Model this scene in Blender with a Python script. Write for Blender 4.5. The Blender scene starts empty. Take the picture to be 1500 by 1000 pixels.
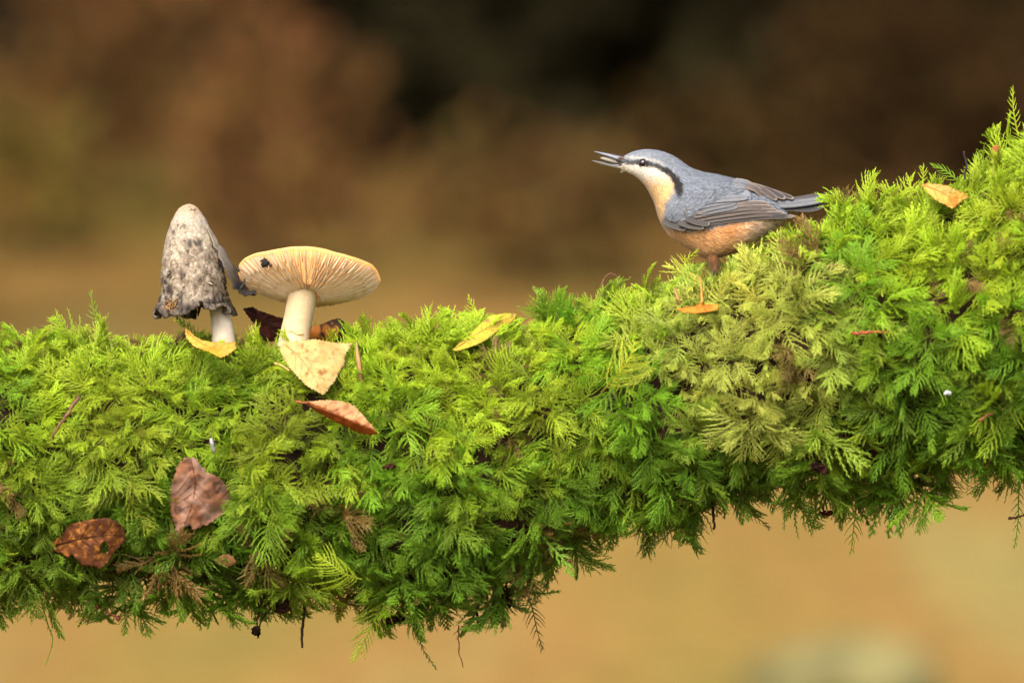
import bpy, bmesh, math, random
import numpy as np
from mathutils import Vector, Matrix, geometry

SC = bpy.context.scene
R = math.radians
PI = math.pi

# ------------------------------------------------------------------ camera
D = 3.5              # camera to focus plane (m)
S = 0.0004           # metres per photograph pixel at the focus plane
cam_d = bpy.data.cameras.new('camera')
cam = bpy.data.objects.new('camera', cam_d)
SC.collection.objects.link(cam)
cam.location = (0, -D, 0)
cam.rotation_euler = (R(90), 0, 0)
cam_d.lens = 36 * D / 0.6
cam_d.sensor_width = 36
cam_d.clip_start = 0.1
cam_d.clip_end = 600
cam_d.dof.use_dof = True
cam_d.dof.focus_distance = D - 0.015
cam_d.dof.aperture_fstop = 5.6
SC.camera = cam

# ------------------------------------------------------------------ light
SUN_EL, SUN_AZ = 46, 200           # azimuth clockwise from +Y: behind the camera, a little to the left
world = bpy.data.worlds.new('World')
SC.world = world
world.use_nodes = True
wn = world.node_tree
bg = wn.nodes['Background']
sky = wn.nodes.new('ShaderNodeTexSky')
sky.sky_type = 'NISHITA'
sky.sun_disc = False
sky.sun_elevation = R(SUN_EL)
sky.sun_rotation = R(SUN_AZ)
sky.air_density = 0.7
sky.dust_density = 6.0
sky.ozone_density = 0.5
wn.links.new(sky.outputs[0], bg.inputs[0])
bg.inputs[1].default_value = 0.14
sl = bpy.data.lights.new('sun', 'SUN')
sl.energy = 1.2
sl.angle = R(40)
sl.color = (1.0, 0.93, 0.80)
sun = bpy.data.objects.new('sun', sl)
SC.collection.objects.link(sun)
d_to_sun = Vector((math.sin(R(SUN_AZ)) * math.cos(R(SUN_EL)), math.cos(R(SUN_AZ)) * math.cos(R(SUN_EL)), math.sin(R(SUN_EL))))
sun.rotation_euler = d_to_sun.to_track_quat('Z', 'Y').to_euler()

SC.view_settings.view_transform = 'Standard'
SC.view_settings.look = 'None'
SC.view_settings.gamma = 1
SC.view_settings.use_curve_mapping = False
SC.view_settings.exposure = 2.0
SC.cycles.use_denoising = True
SC.cycles.max_bounces = 8
SC.cycles.transparent_max_bounces = 8
SC.cycles.use_adaptive_sampling = True
SC.cycles.adaptive_threshold = 0.01

# ------------------------------------------------------------------ helpers
rng = np.random.default_rng(7)
random.seed(7)
COL = SC.collection

def px(x, y, Y=0.0):
    k = (D + Y) / D
    return ((x - 750) * S * k, Y, (500 - y) * S * k)

def lin(r, g, b):
    f = lambda c: (c / 255 / 12.92) if c / 255 <= 0.04045 else ((c / 255 + 0.055) / 1.055) ** 2.4
    return np.array((f(r), f(g), f(b)))

def hash3(i, j, k, seed):
    h = (i * 73856093) ^ (j * 19349663) ^ (k * 83492791) ^ (seed * 2654435761 % 2147483647)
    h = (h ^ (h >> 13)) * 1274126177 & 0x7fffffff
    h = (h ^ (h >> 16)) & 0xffff
    return h / 65535.0

def vnoise(p, freq, seed=0):
    """value noise in 0..1 for an (n,3) array"""
    q = np.asarray(p, float) * freq + 1000.0
    i = np.floor(q).astype(np.int64); f = q - i
    f = f * f * (3 - 2 * f)
    out = 0
    for a in (0, 1):
        for b in (0, 1):
            for c in (0, 1):
                w = (f[:, 0] if a else 1 - f[:, 0]) * (f[:, 1] if b else 1 - f[:, 1]) * (f[:, 2] if c else 1 - f[:, 2])
                out = out + w * hash3(i[:, 0] + a, i[:, 1] + b, i[:, 2] + c, seed)
    return out

class MB:
    """collects verts / faces / colours for ONE mesh object"""
    def __init__(s): s.v = []; s.f = []; s.c = []; s.a = []
    def add(s, verts, faces, col=None, att=None):
        o = len(s.v)
        s.v += [tuple(map(float, p)) for p in verts]
        s.f += [tuple(int(i) + o for i in f) for f in faces]
        n = len(verts)
        if col is None: col = (1, 1, 1)
        col = np.asarray(col, float)
        s.c += ([tuple(col)] * n if col.ndim == 1 else [tuple(c) for c in col])
        s.a += ([0.0] * n if att is None else list(np.broadcast_to(att, n)))
        return s
    def tube(s, pts, rad, seg=6, col=None, cap=True, att=None):
        pts = np.asarray(pts, float); n = len(pts)
        rad = np.broadcast_to(np.asarray(rad, float), n)
        t = np.gradient(pts, axis=0); t /= np.linalg.norm(t, axis=1)[:, None] + 1e-12
        ref = np.array((0, 0, 1.0)) if abs(t[0][2]) < 0.9 else np.array((0, 1.0, 0))
        vs = []
        for i in range(n):
            a = np.cross(t[i], ref); a /= np.linalg.norm(a) + 1e-12
            b = np.cross(t[i], a); ref = np.cross(a, t[i])
            for k in range(seg):
                w = 2 * PI * k / seg
                vs.append(pts[i] + rad[i] * (math.cos(w) * a + math.sin(w) * b))
        fs = [(i * seg + k, i * seg + (k + 1) % seg, (i + 1) * seg + (k + 1) % seg, (i + 1) * seg + k) for i in range(n - 1) for k in range(seg)]
        if cap:
            fs.append(tuple(range(seg - 1, -1, -1))); fs.append(tuple((n - 1) * seg + k for k in range(seg)))
        if col is not None:
            col = np.asarray(col, float)
            if col.ndim == 2: col = np.repeat(col, seg, axis=0)
        return s.add(vs, fs, col, None if att is None else np.repeat(np.broadcast_to(att, n), seg))
    def build(s, name, mat, parent=None, smooth=True):
        me = bpy.data.meshes.new(name)
        me.from_pydata(s.v, [], s.f)
        ca = me.color_attributes.new('Col', 'FLOAT_COLOR', 'POINT')
        cc = np.ones((len(s.v), 4), np.float32); cc[:, :3] = np.array(s.c, np.float32)
        ca.data.foreach_set('color', cc.ravel())
        aa = me.attributes.new('tipness', 'FLOAT', 'POINT')
        aa.data.foreach_set('value', np.array(s.a, np.float32))
        if smooth: me.polygons.foreach_set('use_smooth', [True] * len(me.polygons))
        me.update()
        o = bpy.data.objects.new(name, me)
        if mat: me.materials.append(mat)
        COL.objects.link(o)
        if parent: o.parent = parent
        return o

def tag(o, label=None, cat=None, group=None, kind=None):
    if label: o['label'] = label
    if cat: o['category'] = cat
    if group: o['group'] = group
    if kind: o['kind'] = kind
    return o

def empty(name, loc):
    o = bpy.data.objects.new(name, None)
    o.empty_display_size = 0.02
    COL.objects.link(o)
    o.location = loc
    return o

def adopt(root, *parts):
    """parent parts whose meshes are in world coordinates to a root that stands at its own place"""
    bpy.context.view_layer.update()
    for p in parts:
        p.parent = root
        p.matrix_parent_inverse = Matrix.Translation(root.location).inverted()

def catmull(P, n):
    P = np.asarray(P, float); m = len(P)
    out = []
    for t in np.linspace(0, m - 1, n):
        i = min(int(t), m - 2); f = t - i
        p0 = P[max(i - 1, 0)]; p1 = P[i]; p2 = P[i + 1]; p3 = P[min(i + 2, m - 1)]
        out.append(0.5 * (2 * p1 + (p2 - p0) * f + (2 * p0 - 5 * p1 + 4 * p2 - p3) * f * f + (3 * p1 - p0 - 3 * p2 + p3) * f ** 3))
    return np.array(out)

# ------------------------------------------------------------------ materials
def new_mat(name):
    m = bpy.data.materials.new(name); m.use_nodes = True
    nt = m.node_tree
    return m, nt, nt.nodes['Principled BSDF'], nt.nodes['Material Output']

def mat_col(name, rough=0.7, spec=0.3, var=0.25, scale=400, transl=0.0, bump=0.0, bscale=900, sheen=0.0, sss=0.0, fine=None):
    """colour from the mesh's own pigment attribute, broken up by noise"""
    m, nt, p, out = new_mat(name)
    N, L = nt.nodes, nt.links
    at = N.new('ShaderNodeAttribute'); at.attribute_name = 'Col'
    tc = N.new('ShaderNodeTexCoord')
    no = N.new('ShaderNodeTexNoise'); no.inputs['Scale'].default_value = scale; no.inputs['Detail'].default_value = 5
    L.new(tc.outputs['Object'], no.inputs['Vector'])
    mr = N.new('ShaderNodeMapRange')
    mr.inputs[1].default_value = 0.3; mr.inputs[2].default_value = 0.7
    mr.inputs[3].default_value = 1 - var; mr.inputs[4].default_value = 1 + var
    L.new(no.outputs[0], mr.inputs[0])
    mx = N.new('ShaderNodeMix'); mx.data_type = 'RGBA'; mx.blend_type = 'MULTIPLY'; mx.inputs[0].default_value = 1
    L.new(at.outputs['Color'], mx.inputs[6]); L.new(mr.outputs[0], mx.inputs[7])
    L.new(mx.outputs[2], p.inputs['Base Color'])
    p.inputs['Roughness'].default_value = rough
    p.inputs['Specular IOR Level'].default_value = spec
    p.inputs['Sheen Weight'].default_value = sheen
    if sss:
        p.inputs['Subsurface Weight'].default_value = sss
        p.inputs['Subsurface Radius'].default_value = (1, 0.6, 0.3)
        p.inputs['Subsurface Scale'].default_value = 0.004
    if bump:
        nb = N.new('ShaderNodeTexNoise'); nb.inputs['Scale'].default_value = bscale; nb.inputs['Detail'].default_value = 4
        L.new(tc.outputs['Object'], nb.inputs['Vector'])
        b = N.new('ShaderNodeBump'); b.inputs['Strength'].default_value = bump; b.inputs['Distance'].default_value = 0.0008
        L.new(nb.outputs[0], b.inputs['Height']); L.new(b.outputs[0], p.inputs['Normal'])
    if transl:
        t = N.new('ShaderNodeBsdfTranslucent'); L.new(mx.outputs[2], t.inputs[0])
        ms = N.new('ShaderNodeMixShader'); ms.inputs[0].default_value = transl
        L.new(p.outputs[0], ms.inputs[1]); L.new(t.outputs[0], ms.inputs[2]); L.new(ms.outputs[0], out.inputs[0])
    return m

def mat_moss(name, attr_type):
    m, nt, p, out = new_mat(name)
    N, L = nt.nodes, nt.links
    at = N.new('ShaderNodeAttribute'); at.attribute_name = 'tint' if attr_type == 'INSTANCER' else 'Col'; at.attribute_type = attr_type
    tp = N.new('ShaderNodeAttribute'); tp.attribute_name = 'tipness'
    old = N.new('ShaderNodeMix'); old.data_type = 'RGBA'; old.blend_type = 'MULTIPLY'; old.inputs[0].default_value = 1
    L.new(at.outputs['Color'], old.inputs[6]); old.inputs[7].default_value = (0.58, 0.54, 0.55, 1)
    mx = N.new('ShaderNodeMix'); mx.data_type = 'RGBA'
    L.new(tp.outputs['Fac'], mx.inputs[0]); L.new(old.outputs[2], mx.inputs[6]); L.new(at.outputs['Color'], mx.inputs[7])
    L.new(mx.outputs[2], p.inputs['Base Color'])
    p.inputs['Roughness'].default_value = 0.55
    p.inputs['Specular IOR Level'].default_value = 0.22
    t = N.new('ShaderNodeBsdfTranslucent'); L.new(mx.outputs[2], t.inputs[0])
    ms = N.new('ShaderNodeMixShader'); ms.inputs[0].default_value = 0.42
    L.new(p.outputs[0], ms.inputs[1]); L.new(t.outputs[0], ms.inputs[2]); L.new(ms.outputs[0], out.inputs[0])
    return m

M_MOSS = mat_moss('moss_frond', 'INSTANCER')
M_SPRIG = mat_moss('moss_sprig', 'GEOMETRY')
M_BARK = mat_col('rotten_bark', 0.9, 0.15, 0.55, 60, bump=0.9, bscale=240)
M_TWIG = mat_col('twig_bark', 0.75, 0.25, 0.35, 500, bump=0.5, bscale=1500)
M_LEAF = mat_col('fallen_leaf', 0.75, 0.15, 0.20, 160, transl=0.22, bump=0.45, bscale=420)
M_MUSH = mat_col('mushroom_flesh', 0.6, 0.3, 0.10, 260, sss=0.25, bump=0.2, bscale=700)
M_GILL = mat_col('mushroom_gills', 0.65, 0.2, 0.08, 300, transl=0.55)
M_CAP = mat_col('mushroom_cap', 0.5, 0.35, 0.10, 260, transl=0.7, bump=0.15, bscale=700)
M_INK = mat_col('ink_cap_skin', 0.62, 0.3, 0.30, 700, bump=0.9, bscale=900)
M_PLUME = mat_col('plumage', 0.8, 0.12, 0.14, 900, sheen=0.15)
M_FEATH = mat_col('flight_feather', 0.6, 0.25, 0.12, 600)
M_BEAK = mat_col('beak_horn', 0.38, 0.5, 0.12, 700)
M_SEED = mat_col('seed_husk', 0.5, 0.4, 0.2, 900)
m_eye, nt_, p_, o_ = new_mat('bird_eye'); M_EYE = m_eye
p_.inputs['Base Color'].default_value = (0.006, 0.004, 0.004, 1); p_.inputs['Roughness'].default_value = 0.06; p_.inputs['Specular IOR Level'].default_value = 0.35

# ------------------------------------------------------------------ ground and far wood
GZ = -1.2
def ground_z(x, y):
    y = np.asarray(y, float); x = np.asarray(x, float)
    d = y + D
    g = GZ + np.where(d > 14, 0.10 * (d - 14), 0) + 0.10 * np.sin(x * 0.5 + d * 0.23) * np.clip((d - 8) / 20, 0, 1) + 0.05 * np.sin(x * 1.3 - d * 0.6)
    return g

def build_ground():
    xs = np.concatenate([np.linspace(-160, -14, 18), np.linspace(-12, 12, 49), np.linspace(14, 160, 18)])
    ys = np.concatenate([np.linspace(-60, 2, 20), np.linspace(4, 70, 89), np.linspace(75, 260, 24)])
    X, Y = np.meshgrid(xs, ys)
    Z = ground_z(X, Y)
    n, m = X.shape
    v = np.stack([X.ravel(), Y.ravel(), Z.ravel()], 1)
    f = [(j * m + i, j * m + i + 1, (j + 1) * m + i + 1, (j + 1) * m + i) for j in range(n - 1) for i in range(m - 1)]
    mt, nt, p, out = new_mat('leaf_litter_ground')
    N, L = nt.nodes, nt.links
    tc = N.new('ShaderNodeTexCoord')
    def noise(scale, detail=4, loc=(0, 0, 0), st=(1, 1, 1)):
        mp = N.new('ShaderNodeMapping'); mp.inputs['Location'].default_value = loc; mp.inputs['Scale'].default_value = st
        L.new(tc.outputs['Object'], mp.inputs['Vector'])
        q = N.new('ShaderNodeTexNoise'); q.inputs['Scale'].default_value = scale; q.inputs['Detail'].default_value = detail
        L.new(mp.outputs[0], q.inputs['Vector']); return q.outputs[0]
    def ramp(fac, stops):
        r = N.new('ShaderNodeValToRGB'); L.new(fac, r.inputs[0])
        while len(r.color_ramp.elements) < len(stops): r.color_ramp.elements.new(0.5)
        for e, (pos, c) in zip(r.color_ramp.elements, stops): e.position = pos; e.color = (*c, 1)
        return r.outputs[0]
    def mix(fac, a, b, bt='MIX'):
        q = N.new('ShaderNodeMix'); q.data_type = 'RGBA'; q.blend_type = bt
        if isinstance(fac, float): q.inputs[0].default_value = fac
        else: L.new(fac, q.inputs[0])
        for i, c in ((6, a), (7, b)):
            if isinstance(c, tuple): q.inputs[i].default_value = (*c, 1)
            else: L.new(c, q.inputs[i])
        return q.outputs[2]
    # pale straw below, brown bracken and leaf mould above, tree shade in the colour
    straw = ramp(noise(0.8, 2, st=(1, 0.2, 1)), [(0.34, (0.092, 0.076, 0.020)), (0.45, (0.124, 0.085, 0.023)), (0.56, (0.130, 0.078, 0.024)), (0.66, (0.134, 0.110, 0.037))])
    brown = ramp(noise(0.5, 2, (7, 3, 1), (1, 0.22, 1)), [(0.34, (0.044, 0.031, 0.009)), (0.45, (0.068, 0.044, 0.012)), (0.56, (0.076, 0.040, 0.012)), (0.66, (0.070, 0.058, 0.013))])
    sep = N.new('ShaderNodeSeparateXYZ'); L.new(tc.outputs['Object'], sep.inputs[0])
    wob = N.new('ShaderNodeMath'); wob.operation = 'MULTIPLY_ADD'; L.new(noise(0.3, 3, (2, 9, 4)), wob.inputs[0]); wob.inputs[1].default_value = 9.0; L.new(sep.outputs[1], wob.inputs[2])
    mr = N.new('ShaderNodeMapRange'); mr.interpolation_type = 'SMOOTHSTEP'; L.new(wob.outputs[0], mr.inputs[0])
    mr.inputs[1].default_value = 14.0; mr.inputs[2].default_value = 36.0
    c = mix(mr.outputs[0], straw, brown)
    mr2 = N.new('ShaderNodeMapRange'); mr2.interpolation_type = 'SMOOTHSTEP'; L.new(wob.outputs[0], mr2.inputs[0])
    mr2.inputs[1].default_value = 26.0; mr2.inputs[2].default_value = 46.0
    c = mix(mr2.outputs[0], c, (0.018, 0.0105, 0.0032))      # far ground darkened: the spruces' shade put into its colour
    fine = ramp(noise(9, 3, (1, 1, 5)), [(0.3, (0.7, 0.7, 0.7)), (0.7, (1.3, 1.3, 1.3))])
    c = mix(1.0, c, fine, 'MULTIPLY')
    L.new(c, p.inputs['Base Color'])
    p.inputs['Roughness'].default_value = 1.0; p.inputs['Specular IOR Level'].default_value = 0.0
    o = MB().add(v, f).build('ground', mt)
    tag(o, 'sloping woodland floor of straw coloured grass and brown leaf litter', None, None, 'structure')
build_ground()

def mat_plain(name, c, rough=0.8, transl=0.0, var=0.35, scale=3.0):
    m = mat_col(name, rough, 0.0, var, scale, transl=transl)
    return m
M_TRUNK = mat_plain('tree_bark', None, 0.9, 0, 0.4, 6)
M_FAR = mat_plain('tree_foliage', None, 0.7, 0.25, 0.3, 2)

def cards(mb, P, Dn, size, asp, col, g):
    """leaf-sized quads at P, each along Dn with random roll"""
    n = len(P)
    r = g.normal(size=(n, 3)); a = np.cross(Dn, r); a /= np.linalg.norm(a, axis=1)[:, None] + 1e-9
    s = size * g.uniform(0.6, 1.4, n)[:, None]
    V = np.stack([P - a * s * asp * 0.35, P + Dn * s * 0.5 - a * s * asp, P + Dn * s, P + Dn * s * 0.5 + a * s * asp], 1).reshape(-1, 3)
    F = np.arange(n * 4).reshape(-1, 4)
    mb.add(V, F, np.repeat(col, 4, axis=0) if np.ndim(col) == 2 else col)

def spruce(x, y, h, seed, label, base=(0.012, 0.0105, 0.0045)):
    g = np.random.default_rng(seed)
    z = float(ground_z(x, y))
    root = empty('spruce_tree', (x, y, z))
    t = MB(); zs = np.linspace(-0.3, h, 12)
    t.tube(np.stack([0.06 * np.sin(zs), 0.06 * np.cos(zs * 1.3), zs], 1), 0.16 * (1 - zs / h * 0.95), 9, (0.03, 0.022, 0.016))
    c = MB(); P = []; Q = []
    zz = 0.25
    while zz < h - 0.2:
        Lb = (h - zz) * 0.27 + 0.25
        for k in range(7):
            a = g.uniform(0, 2 * PI); l = Lb * g.uniform(0.75, 1.15)
            ss = np.linspace(0.05, 1, 9)
            pts = np.stack([np.cos(a) * l * ss, np.sin(a) * l * ss, zz + 0.10 * l * ss - 0.38 * l * ss ** 2], 1)
            t.tube(pts[::2], np.linspace(0.025, 0.004, 5), 4, (0.03, 0.02, 0.014), cap=False)
            m = int(26 * l) + 8
            s2 = g.uniform(0.12, 1, m); q = np.stack([np.interp(s2, ss, pts[:, i]) for i in range(3)], 1)
            d = np.stack([np.cos(a + g.choice([-0.9, 0.9], m) + g.normal(0, 0.3, m)), np.sin(a + g.choice([-0.9, 0.9], m) + g.normal(0, 0.3, m)), g.normal(-0.45, 0.25, m)], 1)
            d /= np.linalg.norm(d, axis=1)[:, None]
            P.append(q + g.normal(0, 0.03, q.shape)); Q.append(d)
        zz += g.uniform(0.22, 0.34)
    P = np.concatenate(P); Q = np.concatenate(Q)
    col = np.array(base) * g.uniform(0.6, 1.6, (len(P), 1))
    cards(c, P, Q, 0.34, 0.22, col, g)
    o1 = t.build('trunk', M_TRUNK, root); o2 = c.build('crown', M_FAR, root, smooth=False)
    tag(root, label, 'tree', 'spruces up the bank')

def broadleaf(name, x, y, h, cr, base_h, r0, nl, seed, label, col, cat, group, leaf=0.11, lean=0.0):
    g = np.random.default_rng(seed)
    z = float(ground_z(x, y))
    root = empty(name, (x, y, z))
    t = MB(); c = MB()
    zs = np.linspace(-0.3, h * 0.9, 12)
    pts = np.stack([lean * zs + 0.08 * np.sin(zs * 0.8 + seed), 0.08 * np.cos(zs * 0.7), zs], 1)
    rad = r0 * (1 - 0.85 * np.clip(zs / h, 0, 1)) * (1 + 0.7 * np.exp(-np.clip(zs + .3, 0, 9) * 3))
    t.tube(pts, rad, 10, (0.018, 0.012, 0.007))
    ends = []
    nb = 16
    for k in range(nb):
        b = base_h + (h * 0.85 - base_h) * (k + g.uniform(0, 1)) / nb
        p0 = np.array([np.interp(b, zs, pts[:, i]) for i in range(3)])
        a = k * 2.4 + g.uniform(-0.5, 0.5); l = cr * g.uniform(0.6, 1.0) * (1 - 0.45 * (b - base_h) / (h - base_h))
        ss = np.linspace(0, 1, 6)
        lp = p0 + np.stack([np.cos(a) * l * ss, np.sin(a) * l * ss, l * (0.55 * ss - 0.12 * ss ** 2)], 1) + g.normal(0, 0.04 * l, (6, 3)) * ss[:, None]
        t.tube(lp, np.interp(b, zs, rad) * 0.45 * np.linspace(1, 0.12, 6), 5, (0.035, 0.027, 0.02), cap=False)
        for s_ in (0.45, 0.7, 0.9, 1.0):
            ends.append(np.array([np.interp(s_, ss, lp[:, i]) for i in range(3)]))
    ends = np.array(ends)
    ci = g.integers(0, len(ends), nl)
    P = ends[ci] + g.normal(0, cr * 0.15, (nl, 3))
    d = g.normal(size=(nl, 3)); d[:, 2] -= 0.4; d /= np.linalg.norm(d, axis=1)[:, None]
    cc = np.array(col) * g.uniform(0.6, 1.5, (nl, 1)) * np.array([1, 1, 1]) * g.uniform(0.85, 1.15, (nl, 3))
    cards(c, P, d, leaf, 0.35, cc, g)
    t.build('trunk', M_TRUNK, root); c.build('crown', M_FAR, root, smooth=False)
    tag(root, label, cat, group)

spruce(-1.4, 46, 9, 1, 'dark spruce at the top left of centre in the blurred wood')
spruce(0.35, 33, 8, 2, 'dark spruce at the top centre of the blurred wood')
spruce(1.7, 33, 8, 3, 'dark spruce above the bird in the blurred wood')
spruce(4.5, 36, 9, 4, 'dark spruce at the top right corner of the blurred wood')
spruce(-5.6, 52, 10, 5, 'dark spruce at the top left corner of the blurred wood')
spruce(1.0, 45, 11, 6, 'taller dark spruce behind the pair left of the bird')
spruce(3.1, 37, 10, 7, 'dark spruce behind the russet sapling at right in the blurred wood')
def shrub(name, x, y, h, cr, nl, seed, label, col, leaf=0.10):
    broadleaf(name, x, y, h, cr, 0.08, 0.025, nl, seed, label, col, 'shrub', 'autumn shrubs on the bank', leaf)
broadleaf('beech_sapling', 2.3, 31.0, 2.4, 0.75, 0.2, 0.03, 1100, 11, 'russet beech sapling blurred above the bird and moss at right', (0.026, 0.014, 0.006), 'tree', 'russet saplings on the bank')
broadleaf('beech_sapling', -1.7, 33.0, 2.6, 0.8, 0.2, 0.04, 1200, 12, 'orange brown beech sapling blurred above the pale gilled mushroom', (0.080, 0.040, 0.014), 'tree', 'russet saplings on the bank')
broadleaf('beech_sapling', -3.5, 37.0, 3.4, 1.0, 0.3, 0.04, 1500, 13, 'brown beech sapling blurred in the upper left corner', (0.075, 0.045, 0.015), 'tree', 'russet saplings on the bank')
shrub('bramble_bush', -2.6, 27.5, 0.75, 0.40, 600, 14, 'olive green bramble bush blurred left of the ink cap', (0.100, 0.072, 0.017))
shrub('bracken_clump', 0.4, 33.0, 1.1, 0.6, 800, 15, 'brown bracken clump blurred left of the bird head', (0.036, 0.022, 0.007))
shrub('bracken_clump', 3.6, 29.0, 1.5, 0.9, 1400, 16, 'dark brown bracken clump blurred behind the rising moss at right', (0.032, 0.018, 0.007))
shrub('bracken_clump', -4.0, 30.0, 1.2, 0.6, 800, 17, 'red brown bracken clump blurred at the left edge', (0.085, 0.042, 0.014))
shrub('bracken_clump', 2.0, 27.0, 1.2, 0.8, 1200, 19, 'brown bracken clump blurred just above the bird back', (0.028, 0.016, 0.006))
for k, (bx, by, bh, bc, lb) in enumerate((
    (-2.9, 24.0, 1.0, (0.085, 0.048, 0.015), 'rusty bracken clump blurred above and left of the ink cap'),
    (-1.2, 25.5, 1.2, (0.095, 0.048, 0.017), 'rusty bracken clump blurred above the gap between the mushrooms'),
    (0.0, 24.5, 0.55, (0.070, 0.042, 0.014), 'low bracken clump blurred above the crest in the middle'),
    (1.1, 26.5, 0.6, (0.034, 0.020, 0.007), 'dark bracken clump blurred left of the bird beak'),
    (2.9, 24.5, 1.0, (0.030, 0.017, 0.007), 'dark bracken clump blurred over the bird tail'),
    (-2.2, 29.0, 1.6, (0.080, 0.042, 0.014), 'tall bracken clump blurred in the upper left quarter'))):
    shrub('bracken_clump', bx, by, bh, 0.7, 900, 200 + k, lb, bc)
def stone(x, y, rx, ry, rz, label):
    z = float(ground_z(x, y)); V = []; F = []; n, m = 16, 28
    for i in range(n + 1):
        for k in range(m):
            a = PI * i / n; b = 2 * PI * k / m
            V.append((rx * math.sin(a) * math.cos(b), ry * math.sin(a) * math.sin(b), rz * math.cos(a)))
    V = np.array(V); V *= (0.85 + 0.3 * vnoise(V, 5, 61))[:, None]
    F = [(i * m + k, i * m + (k + 1) % m, (i + 1) * m + (k + 1) % m, (i + 1) * m + k) for i in range(n) for k in range(m)]
    c = np.array((0.090, 0.083, 0.036)) * (0.75 + 0.5 * vnoise(V, 12, 62))[:, None]
    o = MB().add(V, F, c).build('lichened_stone', M_TRUNK); o.location = (x, y, z + rz * 0.25)
    tag(o, label, 'stone')
stone(0.93, 13.2, 0.27, 0.2, 0.14, 'pale lichened stone blurred in the grass below the log at right')
broadleaf('oak_tree', 5.4, 56.0, 13, 4.0, 4.5, 0.30, 5000, 21, 'tall dark oak trunk among the spruces at right', (0.10, 0.06, 0.02), 'tree', None, 0.2)
broadleaf('oak_tree', -4.2, 58.0, 14, 4.0, 4.5, 0.32, 5000, 22, 'tall dark oak trunk among the trees at left', (0.10, 0.06, 0.02), 'tree', None, 0.2)

# ------------------------------------------------------------------ the log: silhouette of the moss, in photo pixels
PROF = np.array([(-450, 482, 880), (0, 476, 882), (100, 482, 890), (250, 490, 885), (400, 492, 890), (530, 470, 905), (620, 458, 905), (700, 470, 890), (780, 450, 855),
                 (870, 428, 812), (930, 410, 795), (1000, 392, 768), (1060, 372, 745), (1130, 338, 722), (1200, 305, 716), (1300, 280, 728), (1400, 268, 722),
                 (1450, 238, 705), (1500, 180, 690), (1600, 120, 665), (1750, 70, 630), (1950, 50, 590)], float)
MT, MBOT = 58, 50           # depth of the moss at the top and underneath, px
def prof(u):
    t = np.interp(u, PROF[:, 0], PROF[:, 1]); b = np.interp(u, PROF[:, 0], PROF[:, 2])
    return t, b
def yc(u):
    return np.interp(u, [-450, 300, 800, 1150, 1500, 1950], [0.012, 0.004, -0.004, -0.022, -0.018, 0.0])
def core_pt(u, th, grow=0.0):
    """point of the wooden core; u in px along, th = 0 top, 90 deg front"""
    t, b = prof(u)
    t = t + MT; b = b - MBOT
    cy = (t + b) / 2; h = (b - t) / 2 * S
    hd = np.minimum(h * 0.95, 0.085)
    return np.stack([(u - 750) * S, yc(u) - (hd + grow) * np.sin(th), (500 - cy) * S + (h + grow) * np.cos(th)], -1)
def core_nrm(u, th):
    e = 4.0
    du = core_pt(u + e, th) - core_pt(u - e, th); dt = core_pt(u, th + 0.02) - core_pt(u, th - 0.02)
    n = np.cross(dt, du)
    return n / (np.linalg.norm(n, axis=-1)[..., None] + 1e-12)
def moss_y(x, y, out=0.0):
    """Y of the outer moss surface facing the camera at photo pixel x, y"""
    t, b = prof(x); cy = (t + b) / 2; h = (b - t) / 2
    q = np.clip((y - cy) / h, -0.98, 0.98)
    hd = min(h * S * 0.95, 0.085 + 0.016)
    return float(yc(x) - hd * math.sqrt(1 - q * q) - out)

us = np.linspace(-450, 1950, 200); ths = np.linspace(0, 2 * PI, 64, endpoint=False)
U, TH = np.meshgrid(us, ths, indexing='ij')
Pc = core_pt(U, TH); Nc = core_nrm(U, TH)
if np.sum(Nc[:, 16, 1]) > 0: SGN = -1
else: SGN = 1
Nc = Nc * SGN
flat = Pc.reshape(-1, 3)
dsp = (vnoise(flat, 30, 1) - 0.5) * 0.016 + (vnoise(flat, 90, 2) - 0.5) * 0.007 + (vnoise(flat, 300, 3) - 0.5) * 0.003
flat2 = flat + Nc.reshape(-1, 3) * dsp[:, None]
nu, nt2 = len(us), len(ths)
fc = [(i * nt2 + k, (i + 1) * nt2 + k, (i + 1) * nt2 + (k + 1) % nt2, i * nt2 + (k + 1) % nt2) for i in range(nu - 1) for k in range(nt2)]
fc += [tuple(range(nt2)), tuple((nu - 1) * nt2 + k for k in range(nt2 - 1, -1, -1))]
cc = lin(44, 30, 18)[None] * (0.5 + vnoise(flat, 60, 5)[:, None])
log = MB().add(flat2, fc, cc).build('fallen_log', M_BARK)
tag(log, 'rotten brown fallen log, nearly hidden beneath its thick coat of moss', 'log')

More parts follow.
